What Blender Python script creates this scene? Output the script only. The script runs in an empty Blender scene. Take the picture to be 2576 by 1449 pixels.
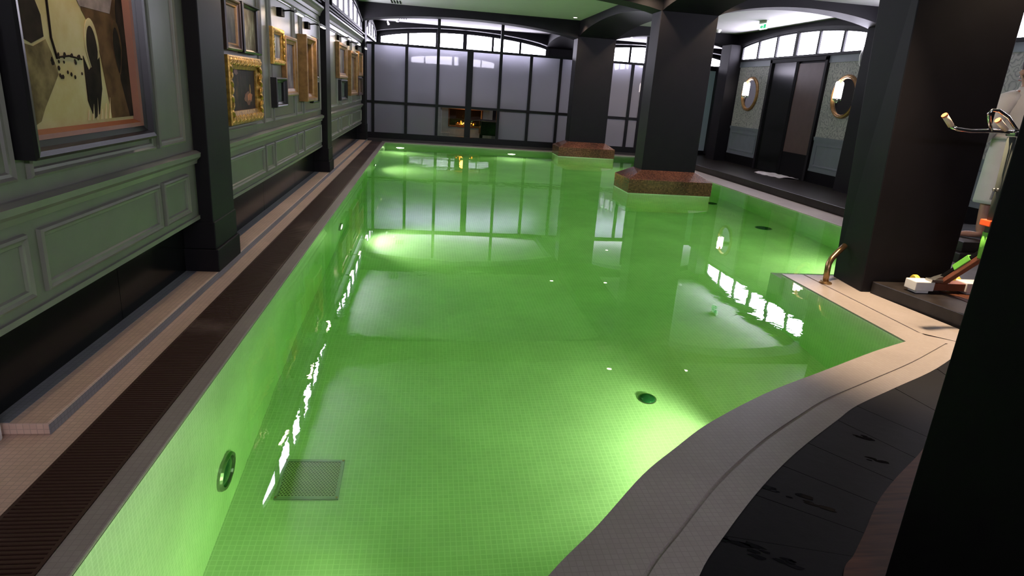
import bpy, bmesh, math, random
from mathutils import Vector, Matrix
random.seed(7)
scene = bpy.context.scene
COL = scene.collection
PI = math.pi

# ------------------------------------------------------------------ camera, world, exposure
def add_camera():
    yaw, pitch, roll = 0.149833, 0.303226, 0.0709699
    cy, sy, cp, sp = math.cos(yaw), math.sin(yaw), math.cos(pitch), math.sin(pitch)
    fwd = Vector((sy * cp, cy * cp, -sp)); right = Vector((cy, -sy, 0)); up = right.cross(fwd)
    cr, sr = math.cos(roll), math.sin(roll)
    r2 = right * cr + up * sr; u2 = up * cr - right * sr
    cam = bpy.data.cameras.new('camera'); cam.sensor_width = 36.0; cam.lens = 1579.7 / 2576 * 36.0
    cam.clip_start = 0.05; cam.clip_end = 100
    o = bpy.data.objects.new('camera', cam); COL.objects.link(o)
    m = Matrix((r2, u2, -fwd)).transposed().to_4x4(); m.translation = Vector((0, 0, 1.4))
    o.matrix_world = m
    scene.camera = o
add_camera()
w = bpy.data.worlds.new('world'); scene.world = w; w.use_nodes = True
w.node_tree.nodes['Background'].inputs[0].default_value = (0.55, 0.6, 0.75, 1)
w.node_tree.nodes['Background'].inputs[1].default_value = 0.02
scene.view_settings.view_transform = 'Standard'; scene.view_settings.look = 'None'
scene.view_settings.gamma = 1; scene.view_settings.use_curve_mapping = False
scene.view_settings.exposure = 0.0
PANE = 26.0        # brightness of the daylight in the clerestory panes
POOLW = 66.0       # watts of one underwater lamp
DOWNW = 62.0       # watts of one recessed ceiling lamp

# ------------------------------------------------------------------ materials
def nt(name):
    m = bpy.data.materials.new(name); m.use_nodes = True
    n = m.node_tree; b = n.nodes['Principled BSDF']
    return m, n, b
def texc(n, kind='Object', scale=(1, 1, 1)):
    t = n.nodes.new('ShaderNodeTexCoord'); mp = n.nodes.new('ShaderNodeMapping')
    mp.inputs['Scale'].default_value = scale
    n.links.new(t.outputs[kind], mp.inputs['Vector']); return mp.outputs['Vector']
def noise(n, vec, scale, detail=3, rough=.55):
    t = n.nodes.new('ShaderNodeTexNoise'); t.inputs['Scale'].default_value = scale
    t.inputs['Detail'].default_value = detail; t.inputs['Roughness'].default_value = rough
    n.links.new(vec, t.inputs['Vector']); return t.outputs['Fac']
def ramp(n, fac, stops):
    r = n.nodes.new('ShaderNodeValToRGB'); e = r.color_ramp.elements
    while len(e) < len(stops): e.new(0.5)
    for i, (p, c) in enumerate(stops):
        e[i].position = p; e[i].color = (*c, 1) if len(c) == 3 else c
    n.links.new(fac, r.inputs['Fac']); return r.outputs['Color']
def bump(n, b, fac, strength=.3, dist=.005):
    u = n.nodes.new('ShaderNodeBump'); u.inputs['Strength'].default_value = strength
    u.inputs['Distance'].default_value = dist
    n.links.new(fac, u.inputs['Height']); n.links.new(u.outputs['Normal'], b.inputs['Normal'])
def mat(name, col, rough=.5, metal=0., var=.12, vscale=6., bmp=0., bscale=40., spec=.5, coat=0.):
    m, n, b = nt(name)
    b.inputs['Roughness'].default_value = rough; b.inputs['Metallic'].default_value = metal
    b.inputs['Specular IOR Level'].default_value = spec; b.inputs['Coat Weight'].default_value = coat
    v = texc(n)
    lo = tuple(c * (1 - var) for c in col); hi = tuple(min(1, c * (1 + var)) for c in col)
    n.links.new(ramp(n, noise(n, v, vscale), [(.3, lo), (.7, hi)]), b.inputs['Base Color'])
    if bmp: bump(n, b, noise(n, v, bscale, 4), bmp)
    return m
def mat_emit(name, col, strength):
    m, n, b = nt(name)
    b.inputs['Base Color'].default_value = (*[min(1, c) for c in col], 1)
    b.inputs['Emission Color'].default_value = (*col, 1); b.inputs['Emission Strength'].default_value = strength
    return m
def mat_tile(name, c1, c2, grout, size=.028, gap=.0028, rough=.35, bstr=.25, stain=None, rowlen=1.0, offset=0.0, gbump=1):
    m, n, b = nt(name)
    b.inputs['Roughness'].default_value = rough
    v = texc(n, 'UV')
    t = n.nodes.new('ShaderNodeTexBrick'); t.offset = offset; t.squash = 1
    t.inputs['Scale'].default_value = 1; t.inputs['Brick Width'].default_value = size * rowlen
    t.inputs['Row Height'].default_value = size; t.inputs['Mortar Size'].default_value = gap
    t.inputs['Mortar Smooth'].default_value = .1
    t.inputs['Color1'].default_value = (*c1, 1); t.inputs['Color2'].default_value = (*c2, 1)
    t.inputs['Mortar'].default_value = (*grout, 1)
    n.links.new(v, t.inputs['Vector'])
    mx = n.nodes.new('ShaderNodeMix'); mx.data_type = 'RGBA'; mx.blend_type = 'MULTIPLY'
    mx.inputs['Factor'].default_value = 1
    st = stain or ((.35, (.82, .82, .82)), (.7, (1, 1, 1)))
    n.links.new(t.outputs['Color'], mx.inputs['A'])
    n.links.new(ramp(n, noise(n, v, 1.6, 5), st), mx.inputs['B'])
    n.links.new(mx.outputs['Result'], b.inputs['Base Color'])
    bump(n, b, t.outputs['Fac'], bstr, -.002 * gbump)
    return m
M = {}
M['dark_paint'] = mat('dark_paint', (.0062, .0053, .0072), .6, var=.15, bmp=.05, bscale=60, spec=.22)
M['dark_frame'] = mat('dark_frame', (.005, .0048, .0065), .5, spec=.25)
M['black'] = mat('black', (.0025, .0022, .003), .7, spec=.12)
M['sage'] = mat('sage_paint', (.148, .141, .120), .42, var=.06, bmp=.04)
M['sage_trim'] = mat('sage_trim', (.185, .172, .152), .38, var=.06)
M['granite'] = mat('black_granite', (.007, .008, .0075), .16, var=.5, vscale=120, spec=.13)
M['ceiling'] = mat('ceiling_plaster', (.50, .485, .48), .7, var=.03)
M['grey_panel'] = mat('grey_panel', (.13, .145, .165), .45, var=.06)
M['pool_tile'] = mat_tile('pool_tile', (.80, .83, .74), (.73, .78, .68), (.92, .94, .87), .03, .0024, .3, .15)
M['coping_tile'] = mat_tile('coping_tile', (.36, .315, .285), (.335, .29, .26), (.295, .255, .23), .024, .0016, .38, .15)
M['stone_tile'] = mat_tile('stone_tile', (.76, .54, .41), (.69, .48, .365), (.57, .40, .31), .024, .0018, .5, .2)
M['curb_side'] = mat_tile('curb_side_tile', (.25, .25, .27), (.22, .22, .24), (.18, .18, .19), .024, .002, .5, .3)
M['brown_mosaic'] = mat_tile('brown_mosaic', (.32, .135, .075), (.15, .06, .038), (.03, .02, .016), .022, .003, .18, .7,
                             stain=((.3, (.55, .55, .55)), (.7, (1.3, 1.2, 1.1))))
M['slate'] = mat('dark_slate', (.0022, .0021, .0024), .6, spec=.12, var=.25, vscale=5, bmp=.25, bscale=18)
M['deck_stone'] = mat('dark_deck_stone', (.019, .016, .0145), .35, spec=.3, var=.35, vscale=7, bmp=.12, bscale=25)
M['grout_line'] = mat('grout_line', (.05, .05, .052), .6)
M['groove'] = mat('coping_groove', (.13, .11, .095), .6)
M['light_floor'] = mat('light_floor_tile', (.20, .19, .19), .4)
M['room_floor'] = mat('room_floor', (.03, .026, .024), .4)
M['brass'] = mat('aged_brass', (.36, .235, .115), .28, .9, var=.2, vscale=14)
M['chrome'] = mat('chrome', (.75, .75, .78), .12, 1.)
M['steel'] = mat('brushed_steel', (.32, .33, .32), .3, .9)
M['gold'] = mat('gilt', (.46, .26, .055), .34, .55, var=.45, vscale=30, bmp=.5, bscale=55)
M['gold_plain'] = mat('pale_gilt', (.28, .15, .05), .35, .35, var=.3, vscale=14)
M['dark_wood'] = mat('dark_wood', (.05, .024, .015), .35, var=.4, vscale=8)
M['ebony'] = mat('ebony', (.010, .009, .010), .32)
M['copper_lip'] = mat('copper_lip', (.19, .062, .024), .5, 0)
M['wood_deck'] = None
M['white_plastic'] = mat('white_plastic', (.72, .70, .68), .4)
M['grip_foam'] = mat('grip_foam', (.78, .60, .44), .7)
M['green_pad'] = mat('green_pad', (.16, .52, .06), .5)
M['orange'] = mat('orange_clamp', (.85, .10, .02), .4)
M['red_brown'] = mat('red_brown_wood', (.17, .055, .03), .4, var=.3)
M['yellow'] = mat('yellow_rubber', (.62, .47, .05), .5)
M['skin'] = mat('skin', (.42, .22, .15), .5, var=.06)
M['hair'] = mat('dark_hair', (.035, .016, .010), .6, var=.3, vscale=40, bmp=.6, bscale=90)
M['robe'] = mat('robe_towelling', (.62, .60, .57), .9, var=.06, bmp=.5, bscale=160)
M['towel'] = mat('towel', (.70, .66, .66), .9, bmp=.5, bscale=120)
M['brown_door'] = mat('brown_door', (.075, .042, .036), .45)
M['bulb'] = mat_emit('bulb', (1, .86, .72), 30)
M['tube'] = mat_emit('tube', (1, .88, .84), 22)
M['pic_bulb'] = mat_emit('picture_bulb', (1, .88, .72), 9)
M['lens'] = mat_emit('lamp_lens', (.95, 1, .85), 18)
M['lens_off'] = mat('unlit_lens', (.02, .09, .05), .1)
M['pane'] = mat_emit('daylight_pane', (.86, .82, 1.0), PANE)
M['exit_face'] = mat_emit('exit_face', (.75, 1, .82), 1.2)
M['exit_green'] = mat_emit('exit_green', (.02, .5, .2), 1.0)
M['fire'] = mat_emit('fire', (1, .22, .02), 7)
M['fire_hot'] = mat_emit('fire_hot', (1, .5, .08), 14)
M['white_stone'] = mat('white_stone', (.6, .57, .55), .4)

def mat_wood():
    m, n, b = nt('wood_deck'); b.inputs['Roughness'].default_value = .55; b.inputs['Specular IOR Level'].default_value = .15
    v = texc(n, 'Object', (3, 40, 3))
    n.links.new(ramp(n, noise(n, v, 1.5, 4), [(.3, (.05, .018, .010)), (.7, (.115, .042, .022))]), b.inputs['Base Color'])
    return m
M['wood_deck'] = mat_wood()
def mat_paper():
    m, n, b = nt('floral_wallpaper'); b.inputs['Roughness'].default_value = .7
    v = texc(n, 'UV', (.8, .8, .8))
    nz = n.nodes.new('ShaderNodeTexNoise'); nz.inputs['Scale'].default_value = 7
    n.links.new(v, nz.inputs['Vector'])
    ad = n.nodes.new('ShaderNodeMix'); ad.data_type = 'RGBA'; ad.inputs['Factor'].default_value = .10
    n.links.new(v, ad.inputs['A']); n.links.new(nz.outputs['Color'], ad.inputs['B'])
    vo = n.nodes.new('ShaderNodeTexVoronoi'); vo.inputs['Scale'].default_value = 11
    n.links.new(ad.outputs['Result'], vo.inputs['Vector'])
    wv = n.nodes.new('ShaderNodeMath'); wv.operation = 'PINGPONG'; wv.inputs[1].default_value = .16
    n.links.new(vo.outputs['Distance'], wv.inputs[0])
    n.links.new(ramp(n, wv.outputs[0], [(.0, (.13, .13, .135)), (.05, (.25, .24, .225)), (.12, (.30, .285, .265))]), b.inputs['Base Color'])
    return m
M['paper'] = mat_paper()
def mat_frosted():
    m, n, b = nt('frosted_glass'); out = n.nodes['Material Output']; n.nodes.remove(b)
    tr = n.nodes.new('ShaderNodeBsdfTranslucent'); tr.inputs[0].default_value = (.72, .72, .76, 1)
    df = n.nodes.new('ShaderNodeBsdfDiffuse'); df.inputs[0].default_value = (.16, .16, .175, 1)
    gl = n.nodes.new('ShaderNodeBsdfGlossy'); gl.inputs['Roughness'].default_value = .015
    m1 = n.nodes.new('ShaderNodeMixShader'); m1.inputs[0].default_value = .35
    m2 = n.nodes.new('ShaderNodeMixShader')
    fr = n.nodes.new('ShaderNodeFresnel'); fr.inputs[0].default_value = 1.45
    rf = n.nodes.new('ShaderNodeBsdfRefraction'); rf.inputs['Roughness'].default_value = .5; rf.inputs['IOR'].default_value = 1.28
    rf.inputs[0].default_value = (.72, .72, .78, 1)
    m0 = n.nodes.new('ShaderNodeMixShader'); m0.inputs[0].default_value = .65
    n.links.new(tr.outputs[0], m0.inputs[1]); n.links.new(rf.outputs[0], m0.inputs[2])
    n.links.new(m0.outputs[0], m1.inputs[1]); n.links.new(df.outputs[0], m1.inputs[2])
    n.links.new(fr.outputs[0], m2.inputs[0]); n.links.new(m1.outputs[0], m2.inputs[1]); n.links.new(gl.outputs[0], m2.inputs[2])
    bu = n.nodes.new('ShaderNodeBump'); bu.inputs['Strength'].default_value = .012; bu.inputs['Distance'].default_value = .002
    n.links.new(noise(n, texc(n), 35, 3), bu.inputs['Height']); n.links.new(bu.outputs[0], gl.inputs['Normal'])
    n.links.new(m2.outputs[0], out.inputs['Surface']); return m
M['frosted'] = mat_frosted()
def mat_clear():
    m, n, b = nt('clear_glass'); out = n.nodes['Material Output']; n.nodes.remove(b)
    tr = n.nodes.new('ShaderNodeBsdfTransparent'); tr.inputs[0].default_value = (.8, .84, .8, 1)
    gl = n.nodes.new('ShaderNodeBsdfGlossy'); gl.inputs['Roughness'].default_value = .01
    fr = n.nodes.new('ShaderNodeFresnel'); fr.inputs[0].default_value = 1.5
    mx = n.nodes.new('ShaderNodeMixShader'); n.links.new(fr.outputs[0], mx.inputs[0])
    n.links.new(tr.outputs[0], mx.inputs[1]); n.links.new(gl.outputs[0], mx.inputs[2])
    n.links.new(mx.outputs[0], out.inputs['Surface']); return m
M['clear'] = mat_clear()
def mat_blue_glass():
    m, n, b = nt('pale_blue_glass'); b.inputs['Base Color'].default_value = (.42, .52, .58, 1)
    b.inputs['Roughness'].default_value = .3; return m
M['blue_glass'] = mat_blue_glass()
def mat_mirror():
    m, n, b = nt('mirror'); b.inputs['Base Color'].default_value = (.62, .64, .66, 1)
    b.inputs['Metallic'].default_value = 1; b.inputs['Roughness'].default_value = .03; return m
M['mirror'] = mat_mirror()
def mat_water():
    m, n, b = nt('green_water'); out = n.nodes['Material Output']; n.nodes.remove(b)
    g = n.nodes.new('ShaderNodeBsdfGlass'); g.inputs['IOR'].default_value = 1.333; g.inputs['Roughness'].default_value = 0
    v = texc(n)
    a = noise(n, v, 2.2, 2); bn = noise(n, v, 14, 2)
    ad = n.nodes.new('ShaderNodeMath'); ad.operation = 'MULTIPLY_ADD'; ad.inputs[1].default_value = .12
    n.links.new(bn, ad.inputs[0]); n.links.new(a, ad.inputs[2])
    bu = n.nodes.new('ShaderNodeBump'); bu.inputs['Distance'].default_value = .0045
    patch = noise(n, v, .42, 1)      # calm water with a few ruffled patches
    n.links.new(ramp(n, patch, [(.48, (.010, .010, .010)), (.62, (.55, .55, .55))]), bu.inputs['Strength'])
    n.links.new(ad.outputs[0], bu.inputs['Height']); n.links.new(bu.outputs[0], g.inputs['Normal'])
    n.links.new(g.outputs[0], out.inputs['Surface'])
    va = n.nodes.new('ShaderNodeVolumeAbsorption'); va.inputs['Color'].default_value = (.42, .94, .09, 1)
    va.inputs['Density'].default_value = .40
    n.links.new(va.outputs[0], out.inputs['Volume']); return m
M['water'] = mat_water()
def mat_canvas(name, stops, scale=3., seed=0., stretch=(1, 1, 1)):
    m, n, b = nt(name); b.inputs['Roughness'].default_value = .6; b.inputs['Specular IOR Level'].default_value = .2
    v = texc(n, 'Object', stretch)
    mp = n.nodes.new('ShaderNodeMapping'); mp.inputs['Location'].default_value = (seed, seed * 1.7, seed * .6)
    n.links.new(v, mp.inputs['Vector'])
    n.links.new(ramp(n, noise(n, mp.outputs[0], scale, 6, .62), stops), b.inputs['Base Color']); return m

# ------------------------------------------------------------------ mesh builder
WL = {}
class MB:
    def __init__(s): s.v = []; s.f = []
    def add(s, vs, fs):
        o = len(s.v); s.v += [Vector(p) for p in vs]; s.f += [tuple(i + o for i in f) for f in fs]; return s
    def box(s, x0, x1, y0, y1, z0, z1):
        return s.add([(x0, y0, z0), (x1, y0, z0), (x1, y1, z0), (x0, y1, z0), (x0, y0, z1), (x1, y0, z1), (x1, y1, z1), (x0, y1, z1)],
                     [(0, 3, 2, 1), (4, 5, 6, 7), (0, 1, 5, 4), (1, 2, 6, 5), (2, 3, 7, 6), (3, 0, 4, 7)])
    def quad(s, a, b, c, d): return s.add([a, b, c, d], [(0, 1, 2, 3)])
    def prism(s, poly, a0, a1, axis='z'):
        # poly: 2-D points; axis z -> (x,y), axis y -> (x,z), axis x -> (y,z)
        def P(p, a): return {'z': (p[0], p[1], a), 'y': (p[0], a, p[1]), 'x': (a, p[0], p[1])}[axis]
        n = len(poly)
        return s.add([P(p, a0) for p in poly] + [P(p, a1) for p in poly],
                     [tuple(range(n))[::-1], tuple(range(n, 2 * n))] + [(i, (i + 1) % n, (i + 1) % n + n, i + n) for i in range(n)])
    def tube(s, pts, r, seg=12, cap=True):
        pts = [Vector(p) for p in pts]; n = len(pts)
        rs = r if isinstance(r, (list, tuple)) else [r] * n
        vs = []; fs = []; prev = None
        for i, p in enumerate(pts):
            t = (pts[min(i + 1, n - 1)] - pts[max(i - 1, 0)]).normalized()
            if prev is None:
                a = Vector((0, 0, 1)) if abs(t.z) < .9 else Vector((1, 0, 0)); u = t.cross(a).normalized()
            else: u = (prev - t * prev.dot(t)).normalized()
            prev = u; q = t.cross(u)
            for k in range(seg):
                an = 2 * PI * k / seg; vs.append(p + (u * math.cos(an) + q * math.sin(an)) * rs[i])
        for i in range(n - 1):
            for k in range(seg):
                k2 = (k + 1) % seg; fs.append((i * seg + k, i * seg + k2, (i + 1) * seg + k2, (i + 1) * seg + k))
        if cap: fs += [tuple(range(seg))[::-1], tuple(range((n - 1) * seg, n * seg))]
        return s.add(vs, fs)
    def cyl(s, a, b, r, seg=20): return s.tube([a, b], r, seg)
    def lathe(s, c, axis, prof, seg=28):
        # prof: list of (radius, height along axis)
        ax = Vector(axis).normalized(); a = Vector((0, 0, 1)) if abs(ax.z) < .9 else Vector((1, 0, 0))
        u = ax.cross(a).normalized(); q = ax.cross(u); c = Vector(c); vs = []; fs = []; n = len(prof)
        for r, h in prof:
            for k in range(seg):
                an = 2 * PI * k / seg; vs.append(c + ax * h + (u * math.cos(an) + q * math.sin(an)) * r)
        for i in range(n - 1):
            for k in range(seg):
                k2 = (k + 1) % seg; fs.append((i * seg + k, i * seg + k2, (i + 1) * seg + k2, (i + 1) * seg + k))
        fs += [tuple(range(seg))[::-1], tuple(range((n - 1) * seg, n * seg))]
        return s.add(vs, fs)
    def ring(s, rects, axis='x'):
        # mitred rectangular moulding: rects = list of (u0,u1,v0,v1,height) nested loops along the profile
        def P(u, v, h): return (h, u, v) if axis == 'x' else (u, h, v)
        vs = []; fs = []
        for u0, u1, v0, v1, h in rects:
            vs += [P(u0, v0, h), P(u1, v0, h), P(u1, v1, h), P(u0, v1, h)]
        for i in range(len(rects) - 1):
            for k in range(4):
                k2 = (k + 1) % 4; fs.append((i * 4 + k, i * 4 + k2, i * 4 + 4 + k2, i * 4 + 4 + k))
        return s.add(vs, fs)
    def loft(s, rings, cap=True):
        n = len(rings[0]); vs = [p for r in rings for p in r]; fs = []
        for i in range(len(rings) - 1):
            for k in range(n):
                k2 = (k + 1) % n; fs.append((i * n + k, i * n + k2, (i + 1) * n + k2, (i + 1) * n + k))
        if cap: fs += [tuple(range(n))[::-1], tuple(range((len(rings) - 1) * n, len(rings) * n))]
        return s.add(vs, fs)
    def build(s, name, m, parent=None, smooth=False, bevel=0., subd=0):
        off = WL.get(parent.name, Vector((0, 0, 0))) if parent else Vector((0, 0, 0))
        me = bpy.data.meshes.new(name)
        if parent is None:   # origin at the thing's base centre
            lo = Vector([min(p[i] for p in s.v) for i in range(3)]); hi = Vector([max(p[i] for p in s.v) for i in range(3)])
            org = Vector(((lo.x + hi.x) / 2, (lo.y + hi.y) / 2, lo.z)); off = org
        me.from_pydata([p - off for p in s.v], [], s.f); me.update()
        bm = bmesh.new(); bm.from_mesh(me); bmesh.ops.recalc_face_normals(bm, faces=bm.faces)
        uv = bm.loops.layers.uv.new('UVMap')
        for f in bm.faces:
            nx, ny, nz = [abs(c) for c in f.normal]
            for l in f.loops:
                p = l.vert.co + off
                l[uv].uv = (p.x, p.y) if nz >= max(nx, ny) * .7 else ((p.y, p.z) if nx > ny else (p.x, p.z))
            f.smooth = smooth
        bm.to_mesh(me); bm.free()
        if m is not None: me.materials.append(m)
        o = bpy.data.objects.new(name, me); COL.objects.link(o)
        if parent: o.parent = parent; WL[o.name] = off
        else: o.location = off; WL[o.name] = off
        if bevel:
            b = o.modifiers.new('bevel', 'BEVEL'); b.width = bevel; b.segments = 2; b.limit_method = 'ANGLE'
        if subd:
            b = o.modifiers.new('subdivision', 'SUBSURF'); b.levels = subd; b.render_levels = subd
        return o
def tag(o, label, cat, group=None, kind=None):
    o['label'] = label; o['category'] = cat
    if group: o['group'] = group
    if kind: o['kind'] = kind
    return o
def thing(name, loc, label, cat, group=None, kind=None):
    o = bpy.data.objects.new(name, None); o.empty_display_size = .1; COL.objects.link(o); o.location = loc
    WL[o.name] = Vector(loc); return tag(o, label, cat, group, kind)
def copy_tree(o, loc, label=None):
    r = o.copy(); COL.objects.link(r); r.location = loc; WL[r.name] = Vector(loc)
    if label: r['label'] = label
    def rec(a, b):
        for ch in list(a.children):
            c = ch.copy(); COL.objects.link(c); c.parent = b; rec(ch, c)
    rec(o, r); return r
def struct(o, label, cat): return tag(o, label, cat, None, 'structure')
def light(kind, name, parent, loc, power, col, **kw):
    l = bpy.data.lights.new(name, kind); l.energy = power; l.color = col
    for k, v in kw.items():
        if k != 'direction': setattr(l, k, v)
    o = bpy.data.objects.new(name, l); COL.objects.link(o)
    o.parent = parent; o.location = Vector(loc) - WL[parent.name]
    if 'direction' in kw: o.rotation_euler = Vector(kw['direction']).to_track_quat('-Z', 'Y').to_euler()
    return o
def inset_path(pts, d):   # offset an open 2-D path to its right-hand side
    out = []
    for i, p in enumerate(pts):
        a = Vector(pts[max(i - 1, 0)]); b = Vector(pts[min(i + 1, len(pts) - 1)]); t = (b - a).normalized()
        out.append((p[0] + t.y * d, p[1] - t.x * d))
    return out

# ------------------------------------------------------------------ shell
ZC = 3.05
WX = -1.52; SK = -1.64
curve_in = [(3.18, 3.48), (2.81, 3.30), (2.26, 3.00), (1.89, 2.80), (1.60, 2.62), (1.30, 2.41), (1.09, 2.23), (.88, 2.04), (.62, 1.75), (.40, 1.52), (.18, 1.22), (.0, .9), (-.14, .5), (-.22, 0.), (-.25, -.8)]
curve_out = [(3.62, 3.44), (3.05, 3.06), (2.57, 2.80), (2.20, 2.60), (2.0, 2.46), (1.72, 2.26), (1.50, 2.09), (1.28, 1.90), (1.05, 1.68), (.88, 1.50), (.66, 1.18), (.48, .85), (.36, .45), (.29, 0.), (.27, -.8)]
def smooth_path(p, k=5):      # Catmull-Rom through the points
    out = [p[0]]
    for i in range(len(p) - 1):
        a, b, c, d = p[max(i - 1, 0)], p[i], p[i + 1], p[min(i + 2, len(p) - 1)]
        for j in range(1, k + 1):
            t = j / k
            out.append(tuple(.5 * (2 * b[q] + (c[q] - a[q]) * t + (2 * a[q] - 5 * b[q] + 4 * c[q] - d[q]) * t * t + (3 * b[q] - a[q] - 3 * c[q] + d[q]) * t ** 3) for q in (0, 1)))
    return out
curve_in = smooth_path(curve_in); curve_out = smooth_path(curve_out)
pool = [(-.97, -2.8), (-.97, 16.0), (5.45, 16.0), (5.45, 7.0), (4.62, 5.62), (4.42, 5.05), (3.2, 5.05)] + curve_in + [(-.25, -2.8)]
def pool_shell():
    zf1, zf2 = -1.42, -1.56
    m = MB()
    n = len(pool)
    for i in range(n):
        a = pool[i]; b = pool[(i + 1) % n]
        m.quad((a[0], a[1], -1.7), (b[0], b[1], -1.7), (b[0], b[1], -.0135), (a[0], a[1], -.0135))
    o = m.build('pool_wall', M['pool_tile']); struct(o, 'green-lit mosaic side walls of the swimming pool', 'pool wall')
    f = MB()
    f.quad((-1.2, -2.9, zf1), (5.6, -2.9, zf1), (5.6, 4.75, zf1), (-1.2, 4.75, zf1))
    f.quad((-1.2, 4.75, zf1), (5.6, 4.75, zf1), (5.6, 6.0, zf2), (-1.2, 6.0, zf2))
    f.quad((-1.2, 6.0, zf2), (5.6, 6.0, zf2), (5.6, 16.1, zf2), (-1.2, 16.1, zf2))
    o = f.build('pool_floor', M['pool_tile']); struct(o, 'small square mosaic tiles on the pool bottom', 'pool floor')
    st = MB().box(3.30, 4.42, 5.05, 5.40, -1.5, -.32).build('pool_step', M['pool_tile']); struct(st, 'underwater tiled step behind the handrail', 'step')
    # water body: its sides and bottom lie inside the basin
    c = Vector((1.5, 6.0))
    wp = []
    for i, p in enumerate(pool):
        a = Vector(pool[i - 1]); b = Vector(pool[(i + 1) % n]); q = Vector(p)
        e1 = (q - a).normalized(); e2 = (b - q).normalized()
        n1 = Vector((-e1.y, e1.x)); n2 = Vector((-e2.y, e2.x)); nn = (n1 + n2)
        nn = nn.normalized() if nn.length > 1e-4 else n1
        wp.append((q.x + nn.x * .015, q.y + nn.y * .015))
    wm = MB().prism(wp, -1.75, -.010)
    wo = wm.build('pool_water', M['water']); tag(wo, 'clear green-tinted pool water with faint ripples and window reflections', 'water', None, 'stuff')
pool_shell()

def floors():
    # left margin
    o = MB().box(SK - .3, -1.31, -2.9, 16.2, -.2, 0).build('floor', M['stone_tile']); struct(o, 'beige mosaic strip of floor between wall and gutter grating', 'floor')
    cb = MB().box(SK, -1.42, 2.37, 16.2, 0, .05).build('floor', M['stone_tile'], bevel=.006)
    struct(cb, 'low tiled curb step running along the panelled wall', 'step')
    MB().box(SK + .001, -1.56, 2.375, 16.2, .05, .052).build('grey_strip', M['curb_side'], cb)  # flat grey-tiled strip along the back of the curb top
    MB().box(-1.42, -1.417, 2.37, 16.2, .001, .043).build('riser', M['curb_side'], cb)
    # coping left / far / right / peninsula / near curve
    left = MB().box(-1.065, -.97, -2.9, 16.0, -.014, 0).box(-1.065, 5.9, 16.0, 16.3, -.014, 0).box(5.45, 5.95, 7.0, 16.0, -.014, 0)
    left.prism([(5.45, 7.0), (4.62, 5.62), (4.42, 5.05), (4.75, 4.9), (5.05, 5.5), (5.95, 7.0)], -.014, 0)
    struct(left.build('coping', M['coping_tile'], bevel=.005), 'beige mosaic coping along the straight pool edges', 'coping')
    cp = MB()
    for i in range(len(curve_in) - 1):
        a, b, c, d = curve_in[i], curve_in[i + 1], curve_out[i + 1], curve_out[i]
        # inner strip, sunken joint and outer strip
        def L(p, q, t): return (p[0] + (q[0] - p[0]) * t, p[1] + (q[1] - p[1]) * t)
        cp.prism([a, b, L(b, c, .62), L(a, d, .62)], -.014, 0)
        cp.prism([L(a, d, .62), L(b, c, .62), L(b, c, .66), L(a, d, .66)], -.014, -.006)
        cp.prism([L(a, d, .66), L(b, c, .66), c, d], -.014, 0)
    cp.prism([(3.18, 3.48), (3.2, 5.05), (3.40, 5.05), (3.40, 3.655), (3.62, 3.44)], -.014, 0)
    cp.prism([(3.40, 3.62), (3.40, 5.05), (3.42, 5.05), (3.42, 3.60)], -.014, -.006)
    cp.prism([(3.42, 3.60), (3.42, 5.05), (4.42, 5.05), (4.42, 4.55), (3.70, 4.55), (3.82, 3.55), (3.62, 3.44)], -.014, 0)
    struct(cp.build('coping', M['coping_tile']), 'wide curved grey-beige mosaic coping around the near pool edge', 'coping')
    # gutter grating
    g = MB(); y = 1.0
    g.box(-1.305, -1.07, -2.9, 16.1, -.06, -.022)
    y = .9
    while y < 16.0:
        g.box(-1.31, -1.065, y, y + .011, -.022, 0); y += .0195
    g.box(-1.31, -1.298, .9, 16.0, -.022, .0005).box(-1.077, -1.065, .9, 16.0, -.022, .0005)
    gm, n, b = nt('brown_grating'); b.inputs['Roughness'].default_value = .38
    v = texc(n)
    n.links.new(ramp(n, noise(n, v, 1.1, 5), [(.56, (.060, .030, .020)), (.66, (.15, .10, .075))]), b.inputs['Base Color'])
    o = g.build('gutter_grating', gm); tag(o, 'long dark brown slatted overflow grating beside the left pool edge', 'grating')
    # slate deck with radial joints
    s = MB(); wood_in = smooth_path([(3.3, 2.75), (2.95, 2.55), (2.62, 2.42), (2.36, 2.28), (2.15, 2.13), (1.92, 1.97), (1.74, 1.83), (1.57, 1.67), (1.45, 1.56), (1.35, 1.47), (1.15, 1.15), (1.02, .82), (.94, .44), (.9, 0), (.9, -.8)])
    for i0 in range(0, len(curve_out) - 1, 5):      # one slab per five sub-steps, with a thin open joint
        o_ = curve_out[i0:i0 + 6]; w_ = wood_in[i0:i0 + 6]
        f = .06
        o_ = [(o_[0][0] + (o_[1][0] - o_[0][0]) * f, o_[0][1] + (o_[1][1] - o_[0][1]) * f)] + o_[1:]
        w_ = [(w_[0][0] + (w_[1][0] - w_[0][0]) * f, w_[0][1] + (w_[1][1] - w_[0][1]) * f)] + w_[1:]
        s.prism(o_ + w_[::-1], -.1, -.002)
    o = s.build('floor', M['slate']); struct(o, 'dark wet slate paving outside the curved coping', 'floor')
    o = MB().prism([(x, y) for x, y in curve_out] + [(.9, -.8), (7.4, -2.9), (7.4, 3.3), (3.7, 3.4)], -.2, -.008).build('floor', M['grout_line'])
    struct(o, 'grey jointing bed under the slate paving', 'floor')
    wd = MB().prism(wood_in + [(4.2, -.8), (4.2, 2.75)], -.1, .004)
    struct(wd.build('floor', M['wood_deck']), 'reddish-brown timber floor beside the near black column', 'floor')
    # wet marks on slate
    wm, n, b = nt('wet_mark'); b.inputs['Base Color'].default_value = (.010, .010, .011, 1); b.inputs['Roughness'].default_value = .06
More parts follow.
